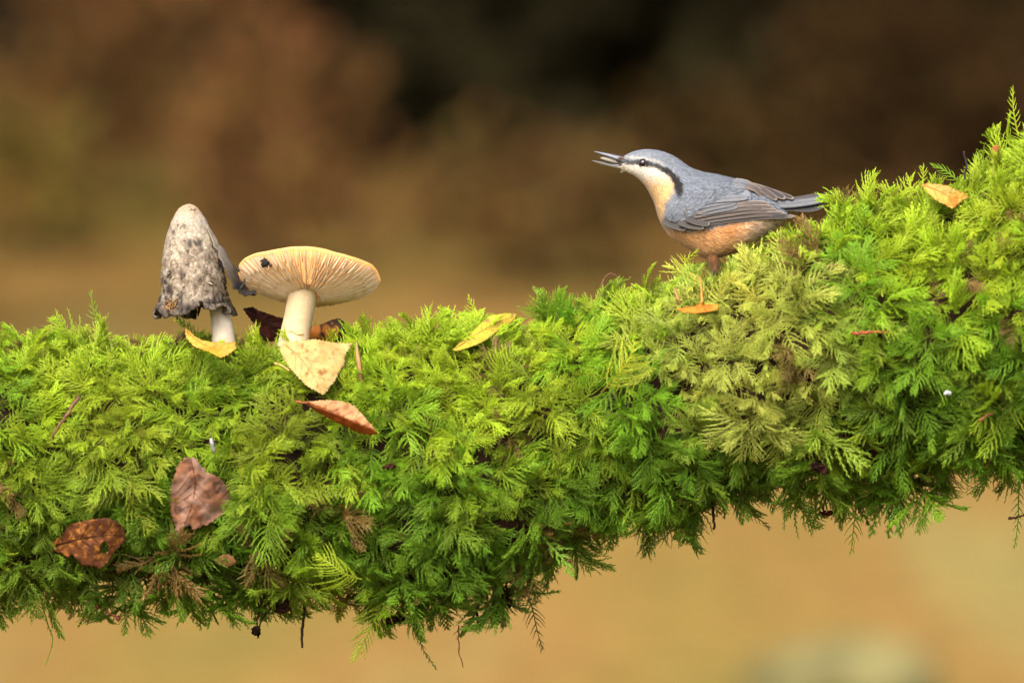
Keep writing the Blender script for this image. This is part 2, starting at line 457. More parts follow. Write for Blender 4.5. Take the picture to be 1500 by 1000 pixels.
# ------------------------------------------------------------------ moss fronds
def frond(mb, stem, nrm, bl, nb, g, leaf=0.05, tip_curl=0.25, w0=0.016, tipbias=0.0, col=None, droop=0.35, dens=1.0, start=0.08, spread=0.36, fat=0.42):
    """feather-like moss shoot along stem (n,3): side branches in one plane, each clad in tiny pointed leaves"""
    stem = np.asarray(stem, float); n = len(stem)
    seg = np.linalg.norm(np.diff(stem, axis=0), axis=1); cum = np.concatenate([[0], np.cumsum(seg)]); L = cum[-1]
    at = lambda s: np.array([np.interp(s * L, cum, stem[:, i]) for i in range(3)])
    mb.tube(stem, np.linspace(w0, w0 * 0.35, n), 3, col, cap=False, att=np.linspace(0.0, 0.8, n))
    V = []; F = []; A = []
    def leaflet(p, d, side, l, w, a):
        o = len(V)
        V.extend([p - side * w * 0.5, p + d * l * 0.45 + side * w * 0.0 - np.cross(d, side) * w * 0.25, p + side * w * 0.5, p + d * l])
        F.extend([(o, o + 1, o + 3), (o + 1, o + 2, o + 3)])
        A.extend([a * 0.8, a * 0.9, a * 0.8, min(1, a + 0.15)])
    def clad(pts, a0, a1, lf):
        m = len(pts)
        for i in range(m - 1):
            p = pts[i]; d = pts[i + 1] - p; ln = np.linalg.norm(d) + 1e-9; d = d / ln
            r = g.normal(size=3); s1 = np.cross(d, r); s1 /= np.linalg.norm(s1) + 1e-9; s2 = np.cross(d, s1)
            tt = i / max(1, m - 1); a = a0 + (a1 - a0) * tt
            k = (1.0 - 0.45 * tt) * lf
            for q in range(3):
                w = 2 * PI * q / 3 + g.uniform(0, 1)
                o = math.cos(w) * s1 + math.sin(w) * s2
                dd = d * 0.93 + o * spread
                leaflet(p + d * ln * q / 3, dd, np.cross(dd, o), k * g.uniform(0.8, 1.25), k * fat, a)
        d = pts[-1] - pts[-2]; d /= np.linalg.norm(d) + 1e-9
        leaflet(pts[-1], d, np.cross(d, g.normal(size=3)) * 0.6, lf * 0.8, lf * 0.35, a1)
    ss = start + (0.97 - start) * (np.arange(nb) + 0.5) / nb
    for i, s in enumerate(ss):
        p = at(s); t = at(min(1, s + 0.03)) - at(max(0, s - 0.03)); t /= np.linalg.norm(t) + 1e-9
        nn = nrm - t * np.dot(nrm, t); nn /= np.linalg.norm(nn) + 1e-9
        sd = np.cross(t, nn) * (1 if i % 2 else -1)
        prof_ = min(1, (s - start) / 0.22 + 0.35) * (1 - max(0, (s - 0.35)) / 0.72) ** 0.8
        l = bl * prof_ * g.uniform(0.6, 1.2)
        if g.random() > dens: continue
        ang = R(62 - 30 * s) + g.normal(0, 0.10)
        m = max(3, int(l / (leaf * 0.62)))
        q = np.linspace(0, 1, m)
        fwd = math.cos(ang); sid = math.sin(ang)
        lift = g.normal(0.10, 0.18)
        pts = p + l * (np.outer(q * sid - 0.14 * q * q * sid, sd) + np.outer(q * fwd + tip_curl * q * q, t) + np.outer(lift * q - droop * q * q, nn))
        a = tipbias + 0.30 + 0.5 * s
        mb.tube(pts, np.linspace(w0 * 0.62, w0 * 0.2, m), 3, col, cap=False, att=np.clip(np.linspace(a - 0.15, a + 0.2, m), 0, 1))
        clad(pts, min(1, a - 0.1), min(1, a + 0.35), leaf)
    sp = np.array([at(s) for s in np.linspace(0.12, 1, int(L / (leaf * 0.8)))])
    clad(sp, 0.15 + tipbias, 1.0, leaf * 0.9)
    mb.add(V, F, col, np.clip(A, 0, 1))

frond_col = bpy.data.collections.new('moss_frond_kinds')
NV = 14
for k in range(NV):
    g = np.random.default_rng(100 + k)
    s = np.linspace(0, 1, 9)
    arch = g.uniform(0.3, 0.75); sway = g.normal(0, 0.16)
    stem = np.stack([sway * s ** 2 + 0.03 * np.sin(s * 6 + k), s * (1 - 0.12 * arch * s), 0.30 * arch * s - arch * 0.62 * s ** 2], 1)
    mb = MB()
    wide = [0.44, 0.50, 0.38, 0.46, 0.54, 0.36, 0.44, 0.50, 0.34, 0.42, 0.48, 0.52, 0.24, 0.18][k]
    frond(mb, stem, np.array((0, 0, 1.0)), wide, [17, 19, 16, 18, 20, 15, 17, 19, 15, 17, 19, 20, 13, 11][k], g, w0=0.022, fat=0.62, leaf=g.uniform(0.092, 0.110), droop=g.uniform(0.05, 0.35), tip_curl=g.uniform(0.12, 0.38), dens=0.93, spread=[0.30, 0.40, 0.34, 0.46][k % 4])
    o = mb.build('moss_frond_kind_%02d' % k, M_MOSS, smooth=False)
    COL.objects.unlink(o); frond_col.objects.link(o)

# things that moss must not grow through: (polygon in px, Y of the thing, chance of clearing)
KEEP = []
def inside(poly, x, y):
    poly = np.asarray(poly, float); r = np.zeros(len(x), bool); n = len(poly)
    for i in range(n):
        x0, y0 = poly[i]; x1, y1 = poly[(i + 1) % n]
        c = ((y0 > y) != (y1 > y)) & (x < (x1 - x0) * (y - y0) / (y1 - y0 + 1e-12) + x0)
        r ^= c
    return r
BIRD_POLY = [(865, 218), (950, 214), (1010, 240), (1100, 262), (1215, 284), (1206, 312), (1165, 322), (1135, 332), (1094, 342), (1076, 356), (1056, 380), (1036, 390), (1010, 372), (978, 348), (955, 300), (930, 262), (865, 245)]
KEEP.append((BIRD_POLY, 0.0, 1.0))

# leaf outlines (photo pixels)
OUT = dict(
 pale=[(416, 500), (440, 500), (460, 497), (490, 502), (516, 503), (508, 516), (504, 526), (506, 534), (500, 540), (492, 556), (484, 566), (474, 578), (464, 573), (454, 568), (440, 556), (426, 540), (416, 526), (410, 512)],
 salmon=[(446, 589), (460, 587), (476, 586), (500, 587), (518, 594), (530, 606), (540, 618), (553, 634), (545, 637), (536, 636), (522, 632), (510, 626), (484, 614), (460, 600)],
 brown=[(273, 669), (286, 671), (296, 684), (304, 692), (316, 697), (326, 703), (334, 718), (339, 734), (332, 748), (320, 758), (307, 767), (296, 770), (284, 776), (278, 769), (266, 774), (262, 790), (254, 764), (249, 742), (250, 720), (254, 700), (258, 690), (262, 678)],
 hole=[(77, 794), (92, 781), (103, 767), (132, 761), (154, 758), (172, 763), (180, 772), (184, 783), (184, 792), (168, 808), (159, 822), (148, 832), (132, 828), (121, 829), (111, 817), (105, 811), (100, 818), (92, 811), (77, 806)],
 crescent=[(272, 476), (277, 484), (285, 492), (297, 498), (309, 501), (332, 502), (345, 501), (346, 511), (336, 518), (324, 524), (306, 515), (284, 507), (274, 496), (271, 486)],
 darkred=[(356, 452), (369, 449), (380, 455), (392, 459), (406, 464), (420, 467), (422, 485), (410, 500), (389, 500), (376, 480), (363, 462)],
 curled=[(452, 493), (457, 478), (473, 474), (484, 469), (496, 466), (505, 472), (508, 485), (505, 494), (501, 501), (483, 504), (460, 499)],
 yellow=[(662, 513), (672, 503), (684, 494), (704, 474), (720, 462), (740, 459), (758, 460), (752, 470), (748, 474), (730, 484), (720, 492), (712, 498), (698, 505), (670, 514)],
 foot=[(990, 452), (1005, 450), (1018, 448), (1028, 443), (1036, 446), (1054, 446), (1052, 453), (1036, 457), (1018, 459), (1001, 458)],
 right=[(1350, 270), (1360, 269), (1372, 270), (1390, 273), (1400, 278), (1411, 282), (1420, 288), (1405, 297), (1396, 306), (1384, 300), (1372, 294), (1360, 283)],
 scrap=[(316, 821), (324, 814), (332, 811), (340, 814), (347, 822), (340, 829), (331, 830), (322, 828)],
 sliver=[(1453, 216), (1459, 213), (1465, 214), (1467, 222), (1464, 229), (1456, 228)])
LEAF_Y = dict(pale=-0.062, salmon=-0.086, brown=None, hole=None, crescent=-0.050, darkred=0.005, curled=-0.012, yellow=None, foot=None, right=None, scrap=None, sliver=-0.02)
for k, o in OUT.items():
    c = np.mean(o, axis=0)
    if LEAF_Y[k] is None: LEAF_Y[k] = moss_y(c[0], c[1], {'foot': 0.004, 'right': 0.004, 'yellow': -0.002}.get(k, 0.002))
    KEEP.append((o, LEAF_Y[k], {'foot': 0.6, 'yellow': 0.62, 'brown': 0.88, 'right': 0.85, 'hole': 0.88}.get(k, 0.93)))
KEEP.append(([(225, 300), (330, 300), (372, 400), (380, 440), (345, 455), (347, 502), (306, 502), (304, 470), (228, 470)], -0.03, 0.97))     # ink cap
KEEP.append(([(345, 395), (440, 360), (556, 390), (556, 420), (500, 452), (463, 450), (458, 502), (412, 502), (420, 446)], -0.03, 0.97))   # gilled cap

def tint_at(P, th, g):
    n = len(P)
    X = P[:, 0] / S + 750; Y = 500 - P[:, 2] / S
    lime = np.array((0.325, 0.460, 0.020)); green = np.array((0.170, 0.345, 0.015)); olive = np.array((0.250, 0.290, 0.024))
    khaki = np.array((0.490, 0.500, 0.105)); tan = np.array((0.30, 0.21, 0.06)); deep = np.array((0.080, 0.170, 0.012))
    a = vnoise(P, 26, 11) * 0.6 + vnoise(P, 70, 12) * 0.4 + g.normal(0, 0.05, n)
    b = vnoise(P, 22, 13) * 0.6 + vnoise(P, 60, 14) * 0.4 + g.normal(0, 0.04, n)
    up = np.clip(0.5 + 0.5 * np.cos(th), 0, 1)                # limer on top, deeper green below
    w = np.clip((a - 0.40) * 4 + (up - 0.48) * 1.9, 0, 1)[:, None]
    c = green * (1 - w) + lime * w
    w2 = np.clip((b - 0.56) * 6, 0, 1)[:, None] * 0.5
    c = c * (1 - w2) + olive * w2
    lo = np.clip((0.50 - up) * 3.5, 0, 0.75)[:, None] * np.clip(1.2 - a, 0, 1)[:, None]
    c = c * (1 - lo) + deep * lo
    # the dry straw-coloured patch below the bird
    q = ((X - 1110) / 150) ** 2 + ((Y - 520) / 120) ** 2 + (b - 0.5) * 2.2
    w3 = np.clip(1.25 - q, 0, 1)[:, None] * 0.66 * (th < PI)[:, None]
    c = c * (1 - w3) + khaki * w3
    # browned shoots at the left
    q = np.minimum(((X - 170) / 150) ** 2 + ((Y - 620) / 110) ** 2, ((X - 420) / 130) ** 2 + ((Y - 660) / 100) ** 2) + (a - 0.5) * 2.0
    w4 = np.clip(1.1 - q, 0, 1)[:, None] * 0.18
    c = c * (1 - w4) + (olive * 0.6 + tan * 0.4) * w4
    dead = (g.random(n) < 0.018)[:, None]
    c = np.where(dead, tan * 0.75, c)
    return c * g.uniform(0.86, 1.15, (n, 1)) * g.uniform(0.94, 1.06, (n, 3))

def euler_from(yv, zv):
    yv = yv / np.linalg.norm(yv, axis=1)[:, None]
    zv = zv - yv * np.sum(zv * yv, axis=1)[:, None]; zv /= np.linalg.norm(zv, axis=1)[:, None] + 1e-9
    xv = np.cross(yv, zv)
    # matrix columns x y z ; XYZ euler
    m20 = xv[:, 2]; m21 = yv[:, 2]; m22 = zv[:, 2]; m10 = xv[:, 1]; m00 = xv[:, 0]
    ey = np.arcsin(np.clip(-m20, -1, 1)); ex = np.arctan2(m21, m22); ez = np.arctan2(m10, m00)
    return np.stack([ex, ey, ez], 1)

def place_moss():
    g = np.random.default_rng(42)
    # clump centres by dart throwing
    n = 32000
    u = g.uniform(-430, 1930, n); th = g.uniform(-PI, PI, n)
    P = core_pt(u, th)
    lump = vnoise(P, 34, 1)
    cell = {}; keep = []
    R0 = 0.0120
    for i in range(n):
        r = R0 * (1.0 if math.cos(th[i]) > -0.55 else 1.15)
        if th[i] < 0 : r *= 1.2
        if u[i] < -60 or u[i] > 1560: r *= 1.25
        k = tuple(np.floor(P[i] / 0.016).astype(int)); ok = True
        for a in (-1, 0, 1):
            for b in (-1, 0, 1):
                for c in (-1, 0, 1):
                    for j in cell.get((k[0] + a, k[1] + b, k[2] + c), ()):
                        if np.sum((P[i] - P[j]) ** 2) < r * r: ok = False
                    if not ok: break
                if not ok: break
            if not ok: break
        if ok: cell.setdefault(k, []).append(i); keep.append(i)
    keep = np.array(keep)
    u, th, P = u[keep], th[keep], P[keep]
    N = core_nrm(u, th) * SGN
    nc = len(keep)
    rows = []
    big = g.uniform(0.75, 1.4, nc)
    lift = (vnoise(P, 30, 1) - 0.5) * 0.030 + (vnoise(P, 75, 21) - 0.5) * 0.016   # cushions
    lift = lift * (1 - 0.55 * np.clip(np.cos(th), 0, 1))
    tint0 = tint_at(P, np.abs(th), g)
    B = []; Dr = []; Nn = []; Sc = []; Ti = []; Ix = []
    for c in range(nc):
        nrm = N[c]; t1 = np.cross(nrm, (0.3, 0.2, 0.93)); t1 /= np.linalg.norm(t1) + 1e-9; t2 = np.cross(nrm, t1)
        under = math.cos(th[c]) < -0.62
        nf = g.integers(8, 11) if under else g.integers(7, 10) + (2 if math.cos(th[c]) < -0.05 else 0)
        ph0 = g.uniform(0, 2 * PI)
        for f in range(nf):
            inner = f < 2
            ph = ph0 + 2 * PI * f / nf * 1.62 + g.normal(0, 0.3)
            el = R(g.uniform(50, 85)) if inner else R(g.uniform(12, 52))
            T = math.cos(ph) * t1 + math.sin(ph) * t2
            d = nrm * math.sin(el) + T * math.cos(el)
            frontness = max(0, 1 - abs(nrm[2]))
            d = d + np.array((0, 0, -0.38)) * frontness + np.array((0, 0, 0.30)) * max(0, nrm[2]) + g.normal(0, 0.10, 3)
            if under: d = d + np.array((0, 0, -0.35)) + g.normal(0, 0.3, 3)
            d /= np.linalg.norm(d)
            L = (0.0135 + 0.0105 * g.random()) * big[c] * (0.9 if inner else 1.0)
            if under: L *= g.uniform(0.7, 1.25)
            nz = nrm + T * (0.35 if not inner else -0.2) + g.normal(0, 0.22, 3)
            B.append(P[c] + nrm * (lift[c] + 0.002 + (0.004 if inner else 0)) + T * 0.003); Dr.append(d); Nn.append(nz); Sc.append(L)
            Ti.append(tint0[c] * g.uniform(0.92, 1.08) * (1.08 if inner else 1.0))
            Ix.append(g.integers(0, 12) if not under else g.integers(5, 14))
        for f in range(3):       # short old shoots filling in below
            d = g.normal(size=3) * 0.9 + nrm * 0.6; d /= np.linalg.norm(d)
            B.append(P[c] + nrm * (lift[c] * 0.6) + g.normal(0, 0.004, 3)); Dr.append(d); Nn.append(nrm + g.normal(0, 0.3, 3)); Sc.append(g.uniform(0.011, 0.017))
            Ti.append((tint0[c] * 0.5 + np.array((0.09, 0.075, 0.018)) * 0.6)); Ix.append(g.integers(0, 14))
    B = np.array(B); Dr = np.array(Dr); Nn = np.array(Nn); Sc = np.array(Sc); Ti = np.array(Ti); Ix = np.array(Ix)
    ok = np.ones(len(B), bool)
    roll = g.random(len(B))
    for poly, Yk, pr in KEEP:
        hit = np.zeros(len(B), bool)
        for q in (0.0, 0.35, 0.7, 1.0):
            pt = B + Dr * (Sc * q)[:, None]
            k = D / (D + pt[:, 1])
            hit |= inside(poly, pt[:, 0] / S * k + 750, 500 - pt[:, 2] / S * k) & (pt[:, 1] < Yk + 0.004)
        ok &= ~(hit & (roll < pr))
    B, Dr, Nn, Sc, Ti, Ix = B[ok], Dr[ok], Nn[ok], Sc[ok], Ti[ok], Ix[ok]
    E = euler_from(Dr, Nn)
    me = bpy.data.meshes.new('moss')
    me.from_pydata(B.tolist(), [], [])
    def attr(nm, ty, key, dat):
        a = me.attributes.new(nm, ty, 'POINT'); a.data.foreach_set(key, np.ascontiguousarray(dat).ravel())
    attr('rot', 'FLOAT_VECTOR', 'vector', E.astype(np.float32))
    attr('siz', 'FLOAT', 'value', Sc.astype(np.float32))
    attr('kind_ix', 'INT', 'value', Ix.astype(np.int32))
    attr('tint', 'FLOAT_COLOR', 'color', np.concatenate([Ti, np.ones((len(Ti), 1))], 1).astype(np.float32))
    o = bpy.data.objects.new('moss', me); COL.objects.link(o)
    me.materials.append(M_MOSS)
    ng = bpy.data.node_groups.new('moss_scatter', 'GeometryNodeTree')
    ng.interface.new_socket('Geometry', in_out='INPUT', socket_type='NodeSocketGeometry')
    ng.interface.new_socket('Geometry', in_out='OUTPUT', socket_type='NodeSocketGeometry')
    Nn_ = ng.nodes; Lk = ng.links
    gi = Nn_.new('NodeGroupInput'); go = Nn_.new('NodeGroupOutput')
    ci = Nn_.new('GeometryNodeCollectionInfo'); ci.inputs[0].default_value = frond_col; ci.inputs['Separate Children'].default_value = True; ci.inputs['Reset Children'].default_value = True
    iop = Nn_.new('GeometryNodeInstanceOnPoints'); iop.inputs['Pick Instance'].default_value = True
    def na(nm, ty):
        q = Nn_.new('GeometryNodeInputNamedAttribute'); q.data_type = ty; q.inputs[0].default_value = nm; return q.outputs[0]
    m2p = Nn_.new('GeometryNodeMeshToPoints')
    Lk.new(gi.outputs[0], m2p.inputs[0]); Lk.new(m2p.outputs[0], iop.inputs['Points'])
    Lk.new(ci.outputs[0], iop.inputs['Instance'])
    Lk.new(na('kind_ix', 'INT'), iop.inputs['Instance Index'])
    Lk.new(na('rot', 'FLOAT_VECTOR'), iop.inputs['Rotation'])
    Lk.new(na('siz', 'FLOAT'), iop.inputs['Scale'])
    Lk.new(iop.outputs[0], go.inputs[0])
    md = o.modifiers.new('scatter', 'NODES'); md.node_group = ng
    tag(o, 'thick feathery green moss cushions coating the whole fallen log', 'moss', None, 'stuff')
    print('moss fronds', len(B), 'clumps', nc)
place_moss()

# ------------------------------------------------------------------ fallen leaves
def poly_leaf(name, out, Yc0, sx, sy, colf, label, bend=None, serr=0.9, teeth=5.0, hole=None, grid=2.6, thick=0.00022, seed=1, petiole=None, rib=None, ribcol=None, cat='leaf'):
    """a real leaf blade: serrated outline filled with a fine bent mesh, solid thickness, midrib and stalk as parts.
    sx, sy = tilt of the blade (metres of depth per pixel across / down)"""
    g = np.random.default_rng(seed)
    out = np.array(out, float); c0 = out.mean(axis=0)
    pts = []
    n = len(out)
    for i in range(n):
        a, b = out[i], out[(i + 1) % n]
        L = np.hypot(*(b - a)); m = max(1, int(L / (teeth * 0.5)))
        t = (b - a) / (L + 1e-9); nr = np.array((t[1], -t[0]))
        for k in range(m):
            q = a + (b - a) * k / m
            pts.append(q + nr * serr * (1 if k % 2 else -0.6) * g.uniform(0.4, 1.2) + g.normal(0, 0.25, 2) * serr)
    pts = np.array(pts); nb = len(pts)
    lo, hi = pts.min(0), pts.max(0)
    gx, gy = np.meshgrid(np.arange(lo[0], hi[0], grid), np.arange(lo[1], hi[1], grid))
    G = np.stack([gx.ravel(), gy.ravel()], 1) + g.normal(0, grid * 0.18, (gx.size, 2))
    ins = inside(pts, G[:, 0], G[:, 1])
    dmin = np.min(np.hypot(G[:, None, 0] - pts[None, :, 0], G[:, None, 1] - pts[None, :, 1]), axis=1)
    G = G[ins & (dmin > grid * 0.5)]
    allp = np.concatenate([pts, G])
    r = geometry.delaunay_2d_cdt([Vector(p) for p in allp], [], [list(range(nb))], 1, 1e-4)
    V2 = np.array([tuple(v) for v in r[0]]); F = [tuple(f) for f in r[2]]
    if hole is not None:
        hx, hy, ha, hb = hole
        cen = np.array([V2[list(f)].mean(0) for f in F])
        bad = ((cen[:, 0] - hx) / ha) ** 2 + ((cen[:, 1] - hy) / hb) ** 2 < 1
        F = [f for f, q in zip(F, bad) if not q]
    def depth(P):
        d = P - c0
        y = Yc0 + sx * d[:, 0] + sy * d[:, 1]
        if bend is not None: y = y + bend(P[:, 0], P[:, 1])
        p3 = np.concatenate([P * 0.06, np.zeros((len(P), 1))], 1)
        return y + (vnoise(p3, 1.0, seed) - 0.5) * 0.0035 + (vnoise(p3, 3.0, seed + 1) - 0.5) * 0.0012
    def w3(P):
        y = depth(P)
        return np.array([px(a, b, q) for (a, b), q in zip(P, y)])
    V = w3(V2)
    loc = np.array(px(c0[0], c0[1], Yc0))
    colr = colf(V2[:, 0], V2[:, 1], g)
    o = MB().add(V - loc, F, colr).build(name, M_LEAF)
    o.location = loc
    s = o.modifiers.new('thickness', 'SOLIDIFY'); s.thickness = thick; s.offset = 0
    tag(o, label, cat)
    if rib is not None:
        P = catmull(rib, 14); W = w3(P) - loc - np.array((0, 0.0003, 0))
        MB().tube(W, np.linspace(0.00045, 0.00012, 14), 5, ribcol if ribcol is not None else (0.3, 0.18, 0.08)).build('midrib', M_LEAF, o)
        if len(rib) > 1:
            mb = MB(); L = len(P)
            for k in range(3, 12, 2):
                t = P[min(k + 1, L - 1)] - P[k]; t /= np.hypot(*t) + 1e-9; nn = np.array((-t[1], t[0]))
                for sd in (-1, 1):
                    q = np.array([P[k] + (t * 0.75 + nn * sd * 0.8) * w for w in np.linspace(0, 0.33 * np.hypot(*(P[-1] - P[0])), 7)])
                    q = q[inside(pts, q[:, 0], q[:, 1])]
                    if len(q) > 2:
                        mb.tube(w3(q) - loc - np.array((0, 0.0002, 0)), np.linspace(0.00022, 0.00008, len(q)), 4, ribcol if ribcol is not None else (0.3, 0.18, 0.08))
            if mb.v: mb.build('side_veins', M_LEAF, o)
    if petiole is not None:
        P = catmull([px(*q) for q in petiole], 10) - loc
        MB().tube(P, np.linspace(0.0007, 0.00055, 10), 6, ribcol if ribcol is not None else (0.3, 0.15, 0.06)).build('petiole', M_TWIG, o)
    return o

def spots(x, y, base, spot, freq, lo, hi, seed, second=None):
    P = np.stack([x, y, 0 * x], 1)
    w = np.clip((vnoise(P, freq, seed) * 0.65 + vnoise(P, freq * 2.3, seed + 1) * 0.35 - lo) / (hi - lo), 0, 1)[:, None]
    c = np.array(base) * (1 - w) + np.array(spot) * w
    if second is not None:
        w = np.clip((vnoise(P, freq * 0.45, seed + 5) - 0.5) * 5, 0, 1)[:, None]
        c = c * (1 - w * 0.6) + np.array(second) * w * 0.6
    return c

C = lambda *a: lin(*a) * 0.36     # pigment from a picture value seen in soft full light

poly_leaf('birch_leaf', OUT['pale'], LEAF_Y['pale'], 0.00006, -0.00030, lambda x, y, g: spots(x, y, 0.86 * C(255, 222, 146), C(180, 130, 70), 0.16, 0.70, 0.80, 3, 0.86 * C(250, 208, 122)),
          'large pale yellow birch leaf lying at the foot of the gilled mushroom', bend=lambda x, y: 0.000002 * (x - 460) ** 2, serr=1.3, seed=31,
          petiole=[(402, 532, -0.058), (412, 535, -0.062), (424, 543, -0.066)], rib=[(418, 504), (440, 524), (458, 548), (470, 572)], ribcol=C(235, 190, 110))
poly_leaf('birch_leaf', OUT['salmon'], LEAF_Y['salmon'], 0.0, -0.00012,
          lambda x, y, g: np.where((y > 592 + 0.42 * (x - 460))[:, None], C(205, 105, 40) * np.ones((len(x), 3)), spots(x, y, C(240, 180, 125), C(190, 120, 80), 0.2, 0.6, 0.8, 8)),
          'salmon orange birch leaf with a folded edge below the pale yellow leaf', bend=lambda x, y: np.where(y > 592 + 0.42 * (x - 460), (y - 592 - 0.42 * (x - 460)) * 0.0007, 0), serr=1.0, seed=32,
          petiole=[(434, 588, -0.079), (442, 589, -0.083), (449, 590, -0.087)], rib=[(450, 592), (480, 602), (512, 615), (540, 630)], ribcol=C(190, 110, 60))
poly_leaf('birch_leaf', OUT['brown'], LEAF_Y['brown'], 0.00004, 0.00010, lambda x, y, g: spots(x, y, 1.15 * C(166, 116, 86), C(112, 84, 70), 0.14, 0.54, 0.68, 5, 1.25 * C(180, 148, 130)),
          'reddish brown spotted birch leaf hanging on the moss, pointed tip down', bend=lambda x, y: 0.0000035 * (x - 292) ** 2, serr=1.6, teeth=6, seed=33,
          rib=[(279, 672), (285, 700), (282, 735), (264, 784)], ribcol=C(150, 90, 66))
poly_leaf('dead_leaf', OUT['hole'], LEAF_Y['hole'], -0.00008, 0.00012, lambda x, y, g: spots(x, y, 1.3 * C(112, 66, 36), 1.3 * C(186, 122, 48), 0.25, 0.50, 0.75, 6, 1.2 * C(92, 58, 42)),
          'dark brown leaf with a hole in it, at the lower left', bend=lambda x, y: 0.000003 * (x - 130) ** 2, serr=0.8, hole=(153, 802, 6, 9), seed=34,
          rib=[(82, 798), (112, 790), (146, 784), (180, 784)], ribcol=C(80, 46, 26))
poly_leaf('birch_leaf', OUT['crescent'], LEAF_Y['crescent'], 0.0, -0.0002, lambda x, y, g: spots(x, y, C(250, 190, 60), C(225, 150, 30), 0.12, 0.45, 0.7, 9, C(252, 206, 100)),
          'golden yellow leaf curled in a crescent below the grey ink cap', bend=lambda x, y: -0.0006 * (y - 497) + 0.000003 * (x - 310) ** 2, serr=0.9, seed=35, rib=[(274, 486), (295, 503), (320, 512), (342, 508)], ribcol=C(235, 170, 60))
poly_leaf('dead_leaf', OUT['darkred'], LEAF_Y['darkred'], -0.00005, 0.0001, lambda x, y, g: spots(x, y, C(88, 36, 22), C(52, 26, 18), 0.15, 0.4, 0.7, 10),
          'dark red brown leaf propped up between the two mushrooms', bend=lambda x, y: 0.000004 * (x - 390) ** 2, serr=0.8, seed=36, rib=[(360, 455), (380, 466), (400, 478), (416, 480)], ribcol=C(70, 30, 20))
poly_leaf('dead_leaf', OUT['curled'], LEAF_Y['curled'], 0.0001, 0.0, lambda x, y, g: spots(x, y, C(176, 106, 36), C(58, 38, 24), 0.11, 0.42, 0.58, 11),
          'curled orange brown leaf with black blotches right of the pale mushroom stem', bend=lambda x, y: 0.000009 * (y - 486) ** 2 + 0.000004 * (x - 480) ** 2 - 0.003, serr=0.6, seed=37)
poly_leaf('birch_leaf', OUT['yellow'], LEAF_Y['yellow'], 0.00004, -0.0004, lambda x, y, g: spots(x, y, C(238, 208, 70), C(170, 140, 80), 0.3, 0.66, 0.78, 12, C(225, 210, 80)),
          'yellow speckled leaf half sunk in moss at the crest in the middle', bend=lambda x, y: 0.000003 * (x - 710) ** 2, serr=0.7, seed=38, rib=[(668, 510), (700, 488), (728, 472), (752, 464)], ribcol=C(220, 190, 80))
poly_leaf('birch_leaf', OUT['foot'], LEAF_Y['foot'], 0.0, -0.0004, lambda x, y, g: spots(x, y, C(232, 158, 50), C(200, 110, 30), 0.15, 0.5, 0.75, 13),
          'orange leaf with an upright stalk in the moss below the bird', serr=0.8, seed=39, petiole=[(1029, 444, LEAF_Y['foot']), (1028, 432, LEAF_Y['foot'] + .003), (1027, 420, LEAF_Y['foot'] + .006), (1025, 405, LEAF_Y['foot'] + .010)], ribcol=C(225, 160, 70))
poly_leaf('birch_leaf', OUT['right'], LEAF_Y['right'], 0.0, -0.0004, lambda x, y, g: spots(x, y, C(250, 200, 92), C(225, 140, 50), 0.12, 0.5, 0.75, 14, C(240, 190, 110)),
          'yellow orange leaf on the rising moss behind the bird', bend=lambda x, y: 0.000004 * (x - 1385) ** 2, serr=1.0, seed=40, rib=[(1354, 271), (1375, 280), (1398, 290), (1414, 288)], ribcol=C(230, 160, 70))
poly_leaf('dead_leaf', OUT['scrap'], LEAF_Y['scrap'], 0.0, 0.0002, lambda x, y, g: spots(x, y, C(190, 140, 90), C(130, 90, 50), 0.2, 0.5, 0.75, 15), 'small tan leaf scrap low on the moss below the reddish brown leaf', serr=0.8, seed=41)
poly_leaf('dead_leaf', OUT['sliver'], LEAF_Y['sliver'], 0.0, 0.0, lambda x, y, g: spots(x, y, C(210, 130, 75), C(170, 90, 50), 0.2, 0.5, 0.75, 16), 'tiny orange leaf sliver high on the moss at the right edge', serr=0.5, grid=1.6, seed=42)

def blade(name, pts, w, col, label, cat):
    """narrow pointed husk: folded double-sided spindle"""
    P = catmull([px(*p) for p in pts], 12); s = np.linspace(0, 1, 12)
    wid = w * S * np.sin(PI * (0.10 + 0.88 * s)) ** 0.8
    V = []; F = []
    for i in range(12):
        a = np.array((wid[i], 0, 0))
        V += [P[i] - a, P[i] + np.array((0, -wid[i] * 0.6, 0)), P[i] + a, P[i] + np.array((0, wid[i] * 0.3, 0))]
    for i in range(11):
        for k in range(4):
            F.append((i * 4 + k, i * 4 + (k + 1) % 4, (i + 1) * 4 + (k + 1) % 4, (i + 1) * 4 + k))
    F += [(3, 2, 1, 0), (44, 45, 46, 47)]
    o = MB().add(V, F, col).build(name, M_LEAF)
    tag(o, label, cat)
blade('bud_scale', [(529, 562, -0.066), (527, 540, -0.068), (524, 520, -0.068), (522, 500, -0.066)], 4.2, C(236, 190, 120), 'slender pale tan husk standing upright right of the pale yellow leaf', 'husk')
blade('bud_scale', [(998, 452, -0.046), (995, 442, -0.048), (991, 431, -0.048), (987, 420, -0.046)], 3.4, C(232, 176, 120), 'slender pinkish husk standing in moss left of the orange leaf stalk', 'husk')

